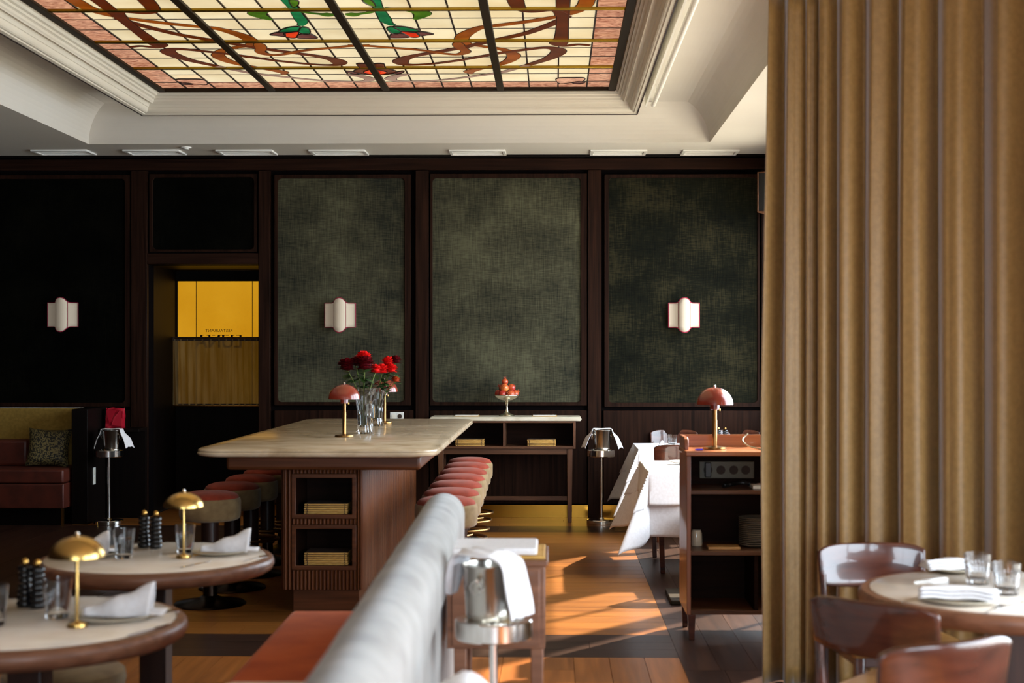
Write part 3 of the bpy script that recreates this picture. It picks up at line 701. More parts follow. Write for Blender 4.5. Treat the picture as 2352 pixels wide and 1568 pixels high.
for sx, X in ((1,BX1),(-1,BX0)):
    p = reed_profile(BY0,BY1,.11,0,.024); p = [(X+sx*(-y) , x) for x,y in p]
    p2 = [(q[0],q[1]) for q in p]+[(X-sx*.004,BY1),(X-sx*.004,BY0)]
    o = MB().prism(p2, BZ0, BZ1).build('side_fluting', M['island'], isl, smooth=50); 
MB().box(BX0+.05,BX1-.03,BY0+.06,BY1-.06,0,BZ0).build('plinth', M['island_h'], isl)

# bound menus: stacks
def make_menu():
    t = thing('menu', 'x', 'menu', (0,0,0), 0)
    MB().box(-.135,.135,-.1,.1,0,.0098).build('cover', M['menu'], t, bevel=.002, seg=1)
    MB().box(-.131,.131,-.095,.094,.0098,.0125).build('back_strip', M['stitch'], t)
    for x_ in (-.119,.113): MB().box(x_,x_+.006,-.1022,-.09,.0015,.0082).build('binding_stud', M['stitch'], t)
    return t
mt = make_menu(); used = False
ORD = ['topmost of','second from the top in','third from the top in','fourth from the top in','fifth from the top in','sixth from the top in']
def stack(n, x, y, z, where, group, sx=1):
    global used
    for k_ in range(n):
        lab = 'slim tan bound menu, %s the stack %s' % (ORD[n-1-k_], where); loc = (x+random.uniform(-.002,.002), y, z+.0131*k_)
        if not used: mt.location = loc; mt['label'] = lab; mt['group'] = group; mt.scale = (sx,1,1); used = True
        else: dup(mt, lab, loc, 0, group, (sx,1,1))
cx = (bxx(695)+bxx(796))/2
stack(5, cx, BY0+.13, niches[0][0], 'in the upper island niche', 'menus in the upper island niche')
stack(6, cx, BY0+.13, niches[1][0], 'in the lower island niche', 'menus in the lower island niche')

# ------------------------------------------------------------------ bar stools
def make_stool():
    t = thing('bar_stool', 'x', 'stool', (0,0,0), 0)
    MB().lathe([(0,.726),(.06,.725),(.12,.72),(.16,.708),(.178,.694),(.182,.68),(.176,.668),(0,.668)],40).build('seat_cushion', M['pink'], t, smooth=60)
    MB().lathe([(0,.54),(.165,.54),(.183,.548),(.192,.565),(.194,.6),(.194,.66),(.19,.676),(.178,.682),(0,.682)],40).build('seat_drum', M['cream_v'], t, smooth=50)
    MB().lathe([(0,.15),(.055,.15),(.055,.54),(0,.54)],24).build('column', M['dark_leg'], t)
    MB().lathe([(0,0),(.225,0),(.228,.006),(.22,.014),(.08,.04),(.045,.06),(.04,.16),(0,.16)],40).build('base_disc', M['dark_metal'], t, smooth=50)
    MB().tube([(.195*cos(a*pi/18),.195*sin(a*pi/18),.26) for a in range(36)], .011, 8, True).build('foot_ring', M['old_brass'], t)
    for q in range(3):
        a = q*2*pi/3+.5; MB().tube([(.05*cos(a),.05*sin(a),.26),(.19*cos(a),.19*sin(a),.26)], .008, 6).build('ring_spoke', M['old_brass'], t)
    return t
st = make_stool(); stn = 0
names = ['nearest','second','third','fourth','fifth','sixth','farthest']
for i, Y in enumerate([8.72,9.27,9.82,10.36,10.9,11.46,12.02]):
    lab = 'salmon seated round bar stool, %s in the right row' % (names[i] if i in (0,6) else names[i]+' from the front')
    loc = (-.655-.008*i, Y, 0)
    if i == 0: st.location = loc; st['label'] = lab; st['group'] = 'stools on the right of the island'; st.rotation_euler = (0,0,.3)
    else: dup(st, lab, loc, i*.9, 'stools on the right of the island')
for i, Y in enumerate([9.05,9.68,10.28,10.88,11.5]):
    dup(st, 'rust seated round bar stool, %s along the island\'s shaded left side' % (['nearest','second','third','fourth','farthest'][i]), (-2.19+.0*i, Y, 0), i*1.1, 'stools on the left of the island')

# ------------------------------------------------------------------ dome lamps
def dome_lamp(name, label, loc, R_, H, sh, mshade, mstem, group=None, rs=.009, rb=.055, flat=.62):
    t = thing(name, label, 'lamp', loc, 0, group)
    hs = R_*flat; z0 = H-hs-.012
    pr = [(R_*cos(radians(a)), z0+hs*sin(radians(a))) for a in range(0,90,9)]+[(.001,z0+hs)]
    inn = [(max(.001,(R_-.004)*cos(radians(a))), z0+(hs-.004)*sin(radians(a))) for a in range(89,-1,-9)]
    MB().lathe(pr+inn+[(R_-.004,z0)],48).build('lamp_shade', M[mshade], t, smooth=50)
    MB().lathe([(0,0),(rb,0),(rb+.002,.004),(rb,.012),(rb*.45,.016),(rs*1.3,.02),(0,.02)],32).build('base', M[mstem], t)
    MB().lathe([(rs*1.15,.015),(rs*1.15,H*.45),(rs,H*.46),(rs,H-hs*.3),(0,H-hs*.3)],16).build('pole', M[mstem], t)
    MB().lathe([(0,H-.014),(.005,H-.013),(.0075,H-.006),(.005,H),(0,H+.001)],12).build('finial', M['chrome'], t)
    if mshade == 'enamel':
        MB().lathe([(rs*1.2,z0-.03),(.026,z0-.028),(.026,z0+.02),(0,z0+.02)],20).build('socket_cup', M['enamel'], t)
        MB().lathe([(0,0),(.005,.0),(.005,.012),(0,.012)],10).build('pull_switch', M['brass'], t, loc=(.028,0,z0-.035))
    return t
c = onz(791,1003,IT); dome_lamp('table_lamp', 'rust red dome lamp with brass stem, front lamp on the island', (-1.405,c[1],IT), .107,.368,0,'enamel','old_brass','enamel dome lamps', rs=.011, rb=.062, flat=.95)
c = onz(883,972,IT); dome_lamp('table_lamp', 'rust red dome lamp on the island, mostly hidden behind flowers', (c[0],c[1],IT), .107,.368,0,'enamel','old_brass','enamel dome lamps', rs=.011, rb=.062, flat=.95)

# vases
def make_vase(label, loc, s=1):
    t = thing('glass_vase', label, 'vase', loc, 0, 'flower vases on the island')
    prof = [(0,0),(.052,0,1),(.056,.012,1),(.05,.03,1),(.046,.06,1),(.047,.14,1),(.055,.21,1),(.068,.27,1),(.082,.31,1),(.086,.318,1),(.082,.318,1),(.062,.27,1),(.047,.2,1),(.04,.13,1),(.039,.06,1),(.03,.045),(0,.042)]
    MB().lathe(prof,32,ribs=.035).build('vase_body', M['glass'], t, smooth=0)
    MB().lathe([(0,.0435),(.029,.046),(.038,.061),(.0388,.13),(.043,.165),(0,.165)],24).build('water', M['water'], t)
    return t
M['water'] = mat('water', (.96,1,.97,1), .0, trans=1, ior=1.33)
ca = onz(837,995,IT); cb_ = onz(866,977,IT)
make_vase('ribbed clear glass vase of dark red flowers, nearer one on the island', (ca[0],ca[1],IT))
make_vase('ribbed clear glass vase of bright red flowers, farther one on the island', (cb_[0],cb_[1],IT))
def flower(label, base, head, r, m, lean=(0,0)):
    t = thing('cut_flower', label, 'flower', base, 0, 'red flowers in the island vases')
    h = Vector(head)-Vector(base); mid = Vector((h.x*.35+lean[0], h.y*.35+lean[1], h.z*.55))
    pts = crom([(0,0,0),tuple(mid),tuple(h-Vector((0,0,r*.3)))],8)
    MB().tube(pts, .004, 6).build('stem', M['stem'], t)
    mb = MB()
    for lay in range(7):
        n_ = [15,15,13,12,10,8,5][lay]; el = [-25,-5,14,32,50,66,80][lay]
        for q in range(n_):
            a = 2*pi*(q+.5*(lay%2))/n_+random.uniform(-.12,.12); e_ = radians(el+random.uniform(-6,6)); w = r*cos(e_)*pi/n_*1.1+r*.05
            ro = r*random.uniform(.9,1.08); ca_, sa = cos(a), sin(a); P = []
            for (q2, ww) in ((.3,.5),(.72,1),(.93,.95),(1.02,.4)):
                hx = ro*q2*cos(e_); hz = ro*q2*sin(e_)*.8+(.05*r if q2 > .9 else 0)
                P += [(h.x+ca_*hx-sa*ww*w, h.y+sa*hx+ca_*ww*w, h.z+hz),(h.x+ca_*hx+sa*ww*w, h.y+sa*hx-ca_*ww*w, h.z+hz)]
            mb.add(P, [(0,1,3,2),(2,3,5,4),(4,5,7,6)])
    mb.lathe([(0,-.45*r),(.5*r,-.3*r),(.62*r,0),(.5*r,.3*r),(.2*r,.5*r),(0,.52*r)],12,h.x,h.y,h.z)
    mb.build('flower_head', m, t, smooth=0, recalc=False)
    lf = MB()
    for q in range(13):
        u = .5+.036*q+random.uniform(-.02,.02); p = Vector(pts[min(len(pts)-1,int(u*len(pts)))]); a = random.uniform(0,2*pi); ln_ = random.uniform(.06,.105); dr_ = random.uniform(-.5,.5)
        D = Vector((cos(a),sin(a),dr_)).normalized(); S = D.cross(Vector((0,0,1))).normalized()*ln_*.3
        if p.z+base[2] < IT+.27: continue
        q0, q1, q2, q3 = p, p+D*ln_*.4, p+D*ln_*.75+Vector((0,0,-.006)), p+D*ln_+Vector((0,0,-.016))
        lf.add([q0,q1+S,q1-S,q2+S*.8,q2-S*.8,q3],[(0,1,2),(1,3,4,2),(3,5,4)])
    if lf.v: lf.build('leaf', M['leaf'], t, smooth=0, recalc=False)
FR, FD, FO = M['flower_red'], M['flower_dark'], M['flower_orange']
for lab, V, px, py, r, m, dy in [
    ('dark red flower head at the left of the front bouquet', ca, 797, 841, .072, FD, 0),
    ('dark red flower at the centre of the front bouquet', ca, 838, 838, .076, FD, -.04),
    ('bright red flower, topmost of the front bouquet', ca, 835, 822, .06, FR, .03),
    ('small dark red flower behind, between the two big dark heads', ca, 817, 831, .046, FD, .06),
    ('bright red flower low between the two bouquets', ca, 862, 850, .05, FR, .02),
    ('bright red flower at the front right of the bouquets', cb_, 878, 850, .058, FR, -.06),
    ('bright red flower high at the right of the rear bouquet', cb_, 891, 832, .056, FR, 0),
    ('bright red flower just below the high right one', cb_, 898, 848, .056, FR, -.03),
    ('dark red flower at the far right of the rear bouquet', cb_, 909, 828, .05, FD, .03),
    ('small orange flower hanging lowest at the right', cb_, 909, 872, .04, FO, 0)]:
    Yv = V[1]+dy; h = at(px,py,Yv); flower(lab, (V[0]+random.uniform(-.012,.012), V[1]+random.uniform(-.012,.012), IT+.05), h, r, m)

# ------------------------------------------------------------------ sideboard with fruit
sbd = thing('sideboard', 'brown oak sideboard with stone top and two open niches on back wall', 'sideboard', (0,0,0))
SY0 = 13.47
sx0, sx1 = -1.17, .27
poly = [(sx0,.968),(sx0,.985),(sx0+.01,1.0),(sx1-.012,1.0),(sx1,.988),(sx1,.975),(sx1-.01,.962),(sx0+.008,.962)]
MB().prism(poly, SY0-.015, WY-.03, 'y').build('stone_top', M['marble_s'], sbd, bevel=.006)
b0, b1 = -1.12, .215; bz0 = .70
MB().box(b0,b0+.022,SY0,WY-.03,bz0,.962).build('side_panel', M['side_wood_v'], sbd, bevel=.002)
MB().box(b1-.022,b1,SY0,WY-.03,bz0,.962).build('side_panel', M['side_wood_v'], sbd, bevel=.002)
xm = -.462
MB().box(xm-.012,xm+.012,SY0+.003,WY-.05,bz0+.022,.944).build('divider', M['side_wood_v'], sbd, bevel=.002)
MB().box(b0+.022,b1-.022,SY0,WY-.03,bz0,bz0+.022).build('bottom_shelf', M['side_wood'], sbd, bevel=.002)
MB().box(b0+.022,b1-.022,SY0,WY-.03,.944,.962).build('top_board', M['side_wood'], sbd, bevel=.002)
MB().box(b0+.022,b1-.022,WY-.05,WY-.03,bz0+.022,.944).build('back_panel', M['host_in'], sbd)
MB().box(b0+.06,b1-.06,SY0+.02,SY0+.045,bz0-.055,bz0).build('apron', M['side_wood'], sbd, bevel=.002)
for x in (b0+.055, b1-.055):
    for y in (SY0+.035, WY-.075): MB().bar((x,y,0),(x,y,bz0),.036,.052).build('leg', M['side_wood_v'], sbd, bevel=.003)
MB().box(b0+.06,b1-.06,WY-.09,WY-.065,.175,.215).build('stretcher', M['side_wood'], sbd, bevel=.002)
stack(5, at(1080,0,SY0+.12)[0], SY0+.125, bz0+.022, 'in the left sideboard niche', 'menus in the left sideboard niche')
stack(5, at(1244,0,SY0+.12)[0], SY0+.125, bz0+.022, 'in the right sideboard niche', 'menus in the right sideboard niche')
for px, side in ((1072,'left'),(1251,'right')):
    c = at(px,0,13.62); t = thing('menu_card', 'white menu card with tan edge lying %s of the fruit stand' % side, 'menu', (c[0],13.66,1.0), 0, 'menu cards on the sideboard')
    MB().box(-.118,.118,-.08,.08,0,.008).build('cover', M['menu'], t, bevel=.002, seg=1); MB().box(-.11,.11,-.074,.074,.008,.013).build('card', M['china'], t)
fc = at(1164,0,13.66)
fs_ = thing('fruit_stand', 'silver pedestal dish heaped with pomegranates on the sideboard', 'bowl', (fc[0],13.66,1.0))
MB().lathe([(0,0),(.074,0),(.076,.006),(.07,.014),(.05,.022),(.03,.03),(.018,.045),(.012,.07),(.011,.1),(.016,.125),(.018,.13),(.014,.136),(.02,.144),(0,.146)],36).build('foot', M['silver'], fs_, smooth=50)
MB().lathe([(0,.144),(.03,.146),(.075,.158),(.11,.178),(.126,.196),(.131,.2),(.131,.206),(.122,.205),(.105,.186),(.07,.168),(.03,.156),(0,.154)],40).build('dish', M['silver'], fs_, smooth=50)
def pome(label, dx, dy, dz, r, m=None, rz=0, tilt=None):
    t = thing('pomegranate', label, 'fruit', (fc[0]+dx,13.66+dy,1.0+dz), rz, 'pomegranates on the silver stand')
    MB().lathe([(0,-r)]+[(r*1.02*cos(radians(a)), r*sin(radians(a))*.95) for a in range(-80,80,10)]+[(.01,r*.95)],20).build('skin', m or M['fruit'], t, smooth=80, rot=tilt)
    c_ = MB(); 
    for q in range(6):
        a = q*pi/3; c_.add([(.009*cos(a-.4),.009*sin(a-.4),r*.9),(.009*cos(a+.4),.009*sin(a+.4),r*.9),(.014*cos(a),.014*sin(a),r*.9+.02)],[(0,1,2)])
    c_.build('crown', m or M['fruit'], t, smooth=0, rot=tilt, solid=.002)
    return t
zb = .202
for i, (a, lab) in enumerate([(180,'red pomegranate at the far left of the dish rim'),(240,'red pomegranate in the front row, left of centre'),(300,'red pomegranate in the front row, right of centre'),(0,'dark red pomegranate at the far right of the dish rim'),(60,'red pomegranate at the back right of the bottom layer'),(120,'red pomegranate at the back left of the bottom layer')]):
    pome(lab, .079*cos(radians(a)), .079*sin(radians(a)), zb+.012, .038, None, i, (radians(60)*sin(i*2.1),radians(70)*cos(i*1.3),0))
pome('orange pomegranate at the front of the middle layer', -.02, -.042, zb+.07, .04, M['fruit_o'], 0, (1.2,0,0))
pome('red pomegranate at the right of the middle layer', .046, .0, zb+.07, .038, None, 1, (0,1.2,0))
pome('red pomegranate at the back left of the middle layer', -.044, .034, zb+.07, .036, None, 2, (-1,.5,0))
pome('small red pomegranate with its crown up, on top of the pyramid', -.018, -.004, zb+.128, .032)

# ------------------------------------------------------------------ champagne stands
def cool_stand(label, loc, rz=0):
    t = thing('cooler_stand', label, 'stand', loc, rz, 'wine cooler stands')
    MB().lathe([(0,0),(.13,0),(.137,.004),(.137,.034),(.132,.04),(.03,.044),(.016,.06),(0,.06)],48).build('base', M['chrome'], t)
    MB().lathe([(.0145,.05),(.0145,.66)],20).build('pole', M['chrome'], t)
    MB().lathe([(.02,.645),(.03,.66),(.098,.664),(.098,.655),(.102,.632),(.128,.632),(.132,.637),(.132,.692),(.128,.697),(.104,.697),(.1,.685),(.09,.672),(.0,.672)],48).build('holder_ring', M['chrome'], t)
    return t
def bucket(label, loc, rz):
    t = thing('wine_cooler', label, 'bucket', loc, rz, 'steel wine coolers')
    MB().lathe([(0,0),(.07,0),(.073,.004),(.075,.02),(.088,.2),(.093,.205),(.093,.211),(.086,.211),(.084,.2),(.071,.01),(0,.008)],40).build('bucket_body', M['steel'], t, smooth=50)
    for s in (1,-1):
        MB().lathe([(0,-.01),(.008,-.006),(.01,0),(.008,.006),(0,.01)],10).build('handle_knob', M['chrome'], t, loc=(s*.095,0,.165))
        MB().tube([(s*.1,.022*cos(a),.142+.022*sin(a)) for a in [2*pi*q/16 for q in range(16)]], .003, 6, True).build('ring_handle', M['chrome'], t)
    return t
def drape(label, loc, rz, halfw, hl, hr, flare=1.0, tw=0):
    """napkin laid over a bucket rim: hangs hl on the left and hr on the right"""
    prof = crom([(-.10-.035*flare,-hl),(-.108-.012*flare,-hl*.5),(-.1,-.03),(-.088,.004),(-.05,.008),(0,.006),(.05,.008),(.088,.004),(.1,-.03),(.108+.012*flare,-hr*.5),(.10+.035*flare,-hr)],5)
    n_ = len(prof)
    def fn(u, v):
        i = min(n_-1, int(round(u*(n_-1)))); x, z = prof[i]; s = v*2-1; hang = max(0, abs(x)-.09)
        k9 = min(1,hang/.03)*(1 if x > 0 else -1)
        return (x+k9*(s+1)*.5*(.03+hang*.22)+.010*sin(s*5+x*20)*hang*12*.35, s*halfw*(1+hang*.5)+tw*x, z+.004*sin(s*7+x*30)*(1 if abs(x) > .09 else .3)-(.012*s*s if abs(x) > .09 else 0))
    o = MB().grid(fn, n_-1, 10).build('draped_napkin', M['linen'], None, solid=.004, smooth=80, loc=loc, rot=(0,0,rz), recalc=False)
    return tag(o, label, 'napkin', 'napkins over the wine coolers')
c = at(1381,0,13.42); cool_stand('chrome wine cooler stand between sideboard and white tables', (c[0],13.42,0))
bucket('steel wine cooler with ring handle, on the stand right of the sideboard', (c[0]+.008,13.42,.673), .3+pi)
drape('white napkin over the wine cooler right of the sideboard', (c[0]+.008,13.42,.887), .0, .05, .17, .17, 1.6)
c = at(250,0,13.3); cool_stand('chrome wine cooler stand beside the dark left banquette', (c[0],13.3,0))
bucket('steel wine cooler on the stand beside the left banquette', (c[0]+.03,13.3,.673), -.35)
drape('white napkin over the wine cooler beside the left banquette', (c[0]+.03,13.3,.887), .0, .055, .17, .16, 1.4)
c = at(1134,0,4.85); cool_stand('chrome wine cooler stand in the foreground beside the pale bolster', (c[0],4.85,0))
bucket('brushed steel wine cooler in the foreground beside the pale bolster', (c[0]-.018,4.85,.673), 1.2)
# foreground napkin: bunched on the bucket with one long folded flap on the right
Xb, Yb = c[0]-.018, 4.85
def fnap(u, v):
    s = v*2-1
    prof = FP; i = u*(len(prof)-1); k_ = min(len(prof)-2,int(i)); f_ = i-k_; a, b_ = prof[k_], prof[k_+1]
    x = a[0]+(b_[0]-a[0])*f_; z = a[1]+(b_[1]-a[1])*f_; w = a[2]+(b_[2]-a[2])*f_
    return (x+.004*sin(s*6+z*30), -.03+s*w+.05*x, z+.003*sin(s*8+x*40)+(.012*(1-s*s) if abs(x) < .07 else 0))
FP = crom([(-.13,-.12,.03),(-.115,-.06,.05),(-.1,-.01,.06),(-.08,.02,.07),(-.03,.03,.08),(.03,.026,.08),(.08,.02,.075),(.112,.0,.07),(.13,-.05,.07),(.142,-.12,.07),(.15,-.175,.07)],5)
o = MB().grid(fnap, 50, 12).build('draped_napkin', M['linen'], None, solid=.006, smooth=80, loc=(Xb,Yb,.895), rot=(0,0,-.55), recalc=False)
tag(o, 'white napkin folded over the foreground wine cooler, long flap at right', 'napkin', 'napkins over the wine coolers')

# ------------------------------------------------------------------ banquette in the foreground
bq = thing('banquette', 'orange velvet bench with a long pale velvet rolled backrest in the foreground', 'bench', (-.493,6.5,0), .0183)
def bolster_ring(y, hw, z0, z1, n=28):
    p = []; r = hw
    for i in range(n):
        a = 2*pi*i/n; ca_, sa = cos(a), sin(a); zc_ = z1-r if sa >= 0 else z0+r*.8
        p.append((r*ca_, y, zc_+(r if sa >= 0 else r*.8)*sa))
    return p
mb = MB(); ys = [(0.0,.35),(-.01,.6),(-.03,.82),(-.06,.95),(-.1,1.0)]+[(-.1-.25*k_,1.0+.012*sin(k_*2.3)) for k_ in range(1,19)]
vs = []; 
for y, s in ys:
    hw = .094*s; zt = .972-(1-s)*.09; zb_ = .70+(1-s)*.1; vs += bolster_ring(y, hw, zb_, zt)
n = 28; fs = [(i*n+j, i*n+(j+1)%n, (i+1)*n+(j+1)%n, (i+1)*n+j) for i in range(len(ys)-1) for j in range(n)]+[tuple(range(n)), tuple((len(ys)-1)*n+j for j in range(n))]
mb.add(vs, fs).build('bolster', M['bolster'], bq, smooth=70)
MB().box(-.02,.05,-4.6,-.045,.08,.75).build('back_panel', M['bolster'], bq, bevel=.015, seg=3)
MB().box(.02,.058,-.049,-.035,.02,.7).build('end_board', M['dark_leg'], bq, bevel=.002)
MB().prism([(-.02,.40),(-.16,.42),(-.10,.80),(-.02,.80)], -4.6, -.1, 'y').build('backrest', M['orange_v'], bq, bevel=.02, seg=3)
MB().box(-.68,-.10,-4.6,-.18,.33,.462).build('seat_cushion', M['orange_v'], bq, bevel=.035, seg=4)
MB().box(-.64,.04,-4.6,-.22,.06,.33).build('base', M['walnut'], bq, bevel=.004)
o = MB().box(-.26,.26,-.2,.2,0,.15).build('throw_cushion', M['cushion'], None, bevel=.06, seg=4, loc=(-.76,4.13,.462), rot=(0,0,.02))
tag(o, 'cream cushion lying on the orange bench at the bottom edge of the picture', 'cushion')

# service cabinet in the foreground aisle
sv = thing('service_cabinet', 'low walnut service cabinet on legs behind the foreground wine cooler', 'cabinet', (0,0,0))
SX0, SX1, SVY = -.41, -.03, 5.35
MB().box(SX0,SX1+.012,SVY-.01,SVY+.42,.80,.822).build('cabinet_top', M['walnut'], sv, bevel=.006, seg=3)
MB().box(SX0+.01,SX1,SVY,SVY+.41,.49,.80).build('cabinet_body', M['walnut'], sv, bevel=.004)
MB().box(SX0+.03,SX1-.02,SVY-.006,SVY,.50,.79).build('door', M['walnut'], sv, bevel=.003)
for x in (SX0+.06, SX1-.03):
    for y in (SVY+.03, SVY+.38): MB().bar((x,y,0),(x,y,.49),.035,.048).build('leg', M['walnut'], sv, bevel=.004)
tr_ = thing('menu_tray', 'tan edged tray holding folded white linen on the service cabinet', 'tray', ((SX0+SX1)/2+.0, SVY+.2, .822))
MB().box(-.185,.19,-.17,.18,0,.012).build('tray_base', M['menu'], tr_, bevel=.004)
tag(MB().box(-.17,.16,-.15,.15,0,.026).build('folded_linen', M['linen'], None, bevel=.008, seg=3, loc=((SX0+SX1)/2, SVY+.2, .835)), 'flat folded white linen on the service cabinet tray', 'napkin')
# napkin peak at the bottom edge, standing on a low round table
lt = thing('low_table', 'small dark round table at the bottom edge under a white napkin', 'table', (-.205,3.6,0))
MB().lathe([(0,.64),(.17,.64),(.175,.645),(.175,.665),(.17,.67),(0,.67)],36).build('table_top', M['dark_leg'], lt)
MB().lathe([(.02,.02),(.02,.64)],16).build('column', M['dark_metal'], lt)
MB().lathe([(0,0),(.15,0),(.15,.01),(.03,.025),(0,.025)],32).build('base', M['dark_metal'], lt)
def tent(u, v):
    x = (u*2-1); y = (v*2-1); h = max(0, 1-abs(x)**1.3)*(1-.35*abs(y)); return (x*.15, y*.1, .004+.12*h+.006*sin(x*7+y*5))
tag(MB().grid(tent,16,10).build('standing_napkin', M['linen'], None, solid=.005, smooth=80, loc=(-.225,3.6,.671), rot=(0,0,.2), recalc=False), 'peaked white napkin cut by the bottom edge beside the foreground cooler stand', 'napkin')

# ------------------------------------------------------------------ round tables on the left with their settings
def round_table(label, X, Y, r=.487, rm=.452, rz=0):
    t = thing('round_table', label, 'table', (X,Y,0), rz, 'round marble topped tables')
    MB().lathe([(0,.682),(r-.05,.682),(r-.026,.686),(r-.008,.698),(r,.714),(r,.728),(r-.004,.740),(r-.012,.748),(rm+.003,.75),(rm,.746),(0,.746)],72).build('wooden_rim', M['walnut'], t, smooth=40)
    MB().lathe([(0,.745),(rm-.001,.745),(rm-.001,.7505),(rm-.004,.7525),(0,.7525)],64).build('marble_top', M['marble_t'], t)
    MB().box(-.055,.055,-.055,.055,.03,.684).build('column', M['dark_leg'], t, bevel=.006)
    MB().lathe([(0,0),(.27,0),(.272,.006),(.25,.014),(.05,.03),(0,.03)],40).build('base', M['dark_metal'], t)
    return t
TT = .7525
TX = -1.66
round_table('round table, marble top in walnut rim, near the picture\'s lower left corner', TX, 4.49)
round_table('round table, marble top in walnut rim, farther of the two at left', TX, 5.92)
def tumbler_mesh():
    return MB().lathe([(0,0),(.034,0,1),(.036,.004,1),(.0475,.125,1),(.0475,.127,1),(.045,.127,1),(.035,.018),(.03,.014),(0,.013)],36,ribs=.012)
tmm = None
def tumbler(label, x, y, z, s=1, cut=False):
    global tmm
    if cut: mb = MB().lathe([(0,0),(.035,0,1),(.036,.006,1),(.041,.06,1),(.0435,.075),(.0445,.1),(.042,.1),(.039,.03),(.034,.016),(0,.014)],48,ribs=.03); o = mb.build('tumbler', M['glass'], None, smooth=0)
    elif tmm is None: o = tumbler_mesh().build('tumbler', M['glass'], None, smooth=40); tmm = o.data
    else: o = bpy.data.objects.new('tumbler', tmm); COL.objects.link(o)
    o.location = (x,y,z); o.scale = (s,s,s); tag(o, label, 'glass', 'drinking glasses'); return o
def mill(label, x, y, z):
    t = thing('pepper_mill', label, 'mill', (x,y,z), 0, 'black ribbed mills')
    pr = [(0,0),(.025,0)]
    for k_ in range(7):
        z_ = .002+k_*.0193; w = [.0275,.0265,.0245,.022,.0215,.0235,.0245][k_]
        pr += [(w+.0005-.0045+.0045*sin(pi*q/6), z_+.0193*q/6) for q in range(7)]
    pr += [(.014,.137),(0,.138)]
    MB().lathe(pr,28).build('mill_body', M['mill'], t, smooth=50)
    MB().lathe([(0,.136),(.005,.138),(.011,.145),(.012,.152),(.009,.16),(0,.164)],18).build('brass_knob', M['brass'], t, smooth=80)
    return t
def plate(label, x, y, z, r=.115, m='plate'):
    o = MB().lathe([(0,0),(r*.55,0),(r*.6,.004),(r*.95,.012),(r,.016),(r-.002,.018),(r*.9,.015),(r*.6,.008),(0,.007)],48).build('plate', M[m], None, smooth=50, loc=(x,y,z)); return tag(o, label, 'plate')
def rolled_napkin(label, x, y, z, rz, s=1, grp='folded napkins on plates'):
    def fn(u, v):
        a = v*1.25*pi-.12*pi; w = .012+.04*u**.8; h = .012+.062*u**1.1
        return ((u-.5)*.2+.012*sin(a)*u, w*cos(a)+.006*sin(u*9), max(.002, h*sin(a)*1.25+.004+.004*sin(u*14+a)))
    t = thing('folded_napkin', label, 'napkin', (x,y,z), rz, grp)
    MB().grid(fn,18,20).build('rolled_fold', M['linen'], t, solid=.004, smooth=80, recalc=False)
    def f2(u, v): return ((u-.4)*.24, (v-.5)*.1*(.35+.65*u), .003+.008*sin(u*3.1)*abs(v-.5)*2+.003*u)
    MB().grid(f2,12,8).build('under_fold', M['linen'], t, solid=.004, smooth=80, recalc=False)
    t.scale = (s,s,s); return t
def knife(label, x, y, z, rz):
    o = MB().prism([(-.1,-.004),(-.02,-.005),(.0,-.008),(.07,-.009),(.1,-.002),(.1,.002),(.0,.004),(-.1,.005)], 0,.003).build('knife', M['chrome'], None, loc=(x,y,z), rot=(0,0,rz)); return tag(o, label, 'cutlery')
def fork(label, x, y, z, rz):
    mb = MB().prism([(-.1,-.005),(.03,-.003),(.045,-.011),(.06,-.012),(.06,.012),(.045,.011),(.03,.003),(-.1,.005)],0,.0025)
    for q in range(4): mb.box(.06,.1,-.012+q*.007,-.009+q*.007,0,.0025)
    return tag(mb.build('fork', M['chrome'], None, loc=(x,y,z), rot=(0,0,rz)), label, 'cutlery')
# near table
c = onz(177,1440,TT); dome_lamp('gold_lamp', 'gold mushroom lamp on the near left table', (c[0],c[1],TT), .086,.295,0,'gold','gold','gold table lamps', rs=.0048, rb=.03, flat=.74)
c = onz(422,1281,TT); dome_lamp('gold_lamp', 'gold mushroom lamp on the farther left table', (c[0],c[1],TT), .082,.285,0,'gold','gold','gold table lamps', rs=.0048, rb=.03, flat=.74)
for px, py, lab in ((57,1393,'left black mill of the pair on the near left table'),(86,1396,'right black mill of the pair on the near left table'),(331,1257,'left black mill of the pair on the farther left table'),(358,1259,'right black mill of the pair on the farther left table')):
    c = onz(px,py,TT); mill(lab, c[0], c[1], TT)
for px, py, lab, s in ((132,1418,'clear tumbler beside the gold lamp on the near left table',1),(-16,1436,'clear tumbler cut off by the left picture edge on the near table',1),(285,1281,'clear tumbler left of the mills on the farther left table',.96),(425,1268,'clear tumbler in front of the gold lamp on the farther left table',.93)):
    c = onz(px,py,TT); tumbler(lab, c[0], c[1], TT, s)
c = onz(262,1420,TT); plate('stoneware plate under a napkin on the near left table', c[0], c[1]-.01, TT, .13); rolled_napkin('white rolled napkin on the plate of the near left table', c[0]+.01, c[1], TT+.012, .12, 1.05)
c = onz(516,1272,TT); plate('stoneware plate at the right of the farther left table', c[0]-.02, c[1], TT, .12); rolled_napkin('white rolled napkin at the right of the farther left table', c[0], c[1], TT+.012, .14, .98)
c = onz(205,1277,TT); plate('stoneware plate at the left of the farther left table', c[0], c[1], TT, .12); rolled_napkin('white napkin behind the near gold lamp, on the farther left table', c[0]-.02, c[1], TT+.012, .5, .9)
c = onz(300,1450,TT); knife('knife beside the plate on the near left table', c[0]+.05, c[1]+.02, TT, 1.2)
c = onz(355,1412,TT); fork('fork beside the plate on the near left table', c[0]+.02, c[1]+.01, TT, 1.3)
c = onz(585,1283,TT); fork('fork at the right of the farther left table', c[0], c[1]+.01, TT, 1.3)
c = onz(450,1296,TT); knife('knife in front of the tumbler on the farther left table', c[0], c[1], TT, 1.2)
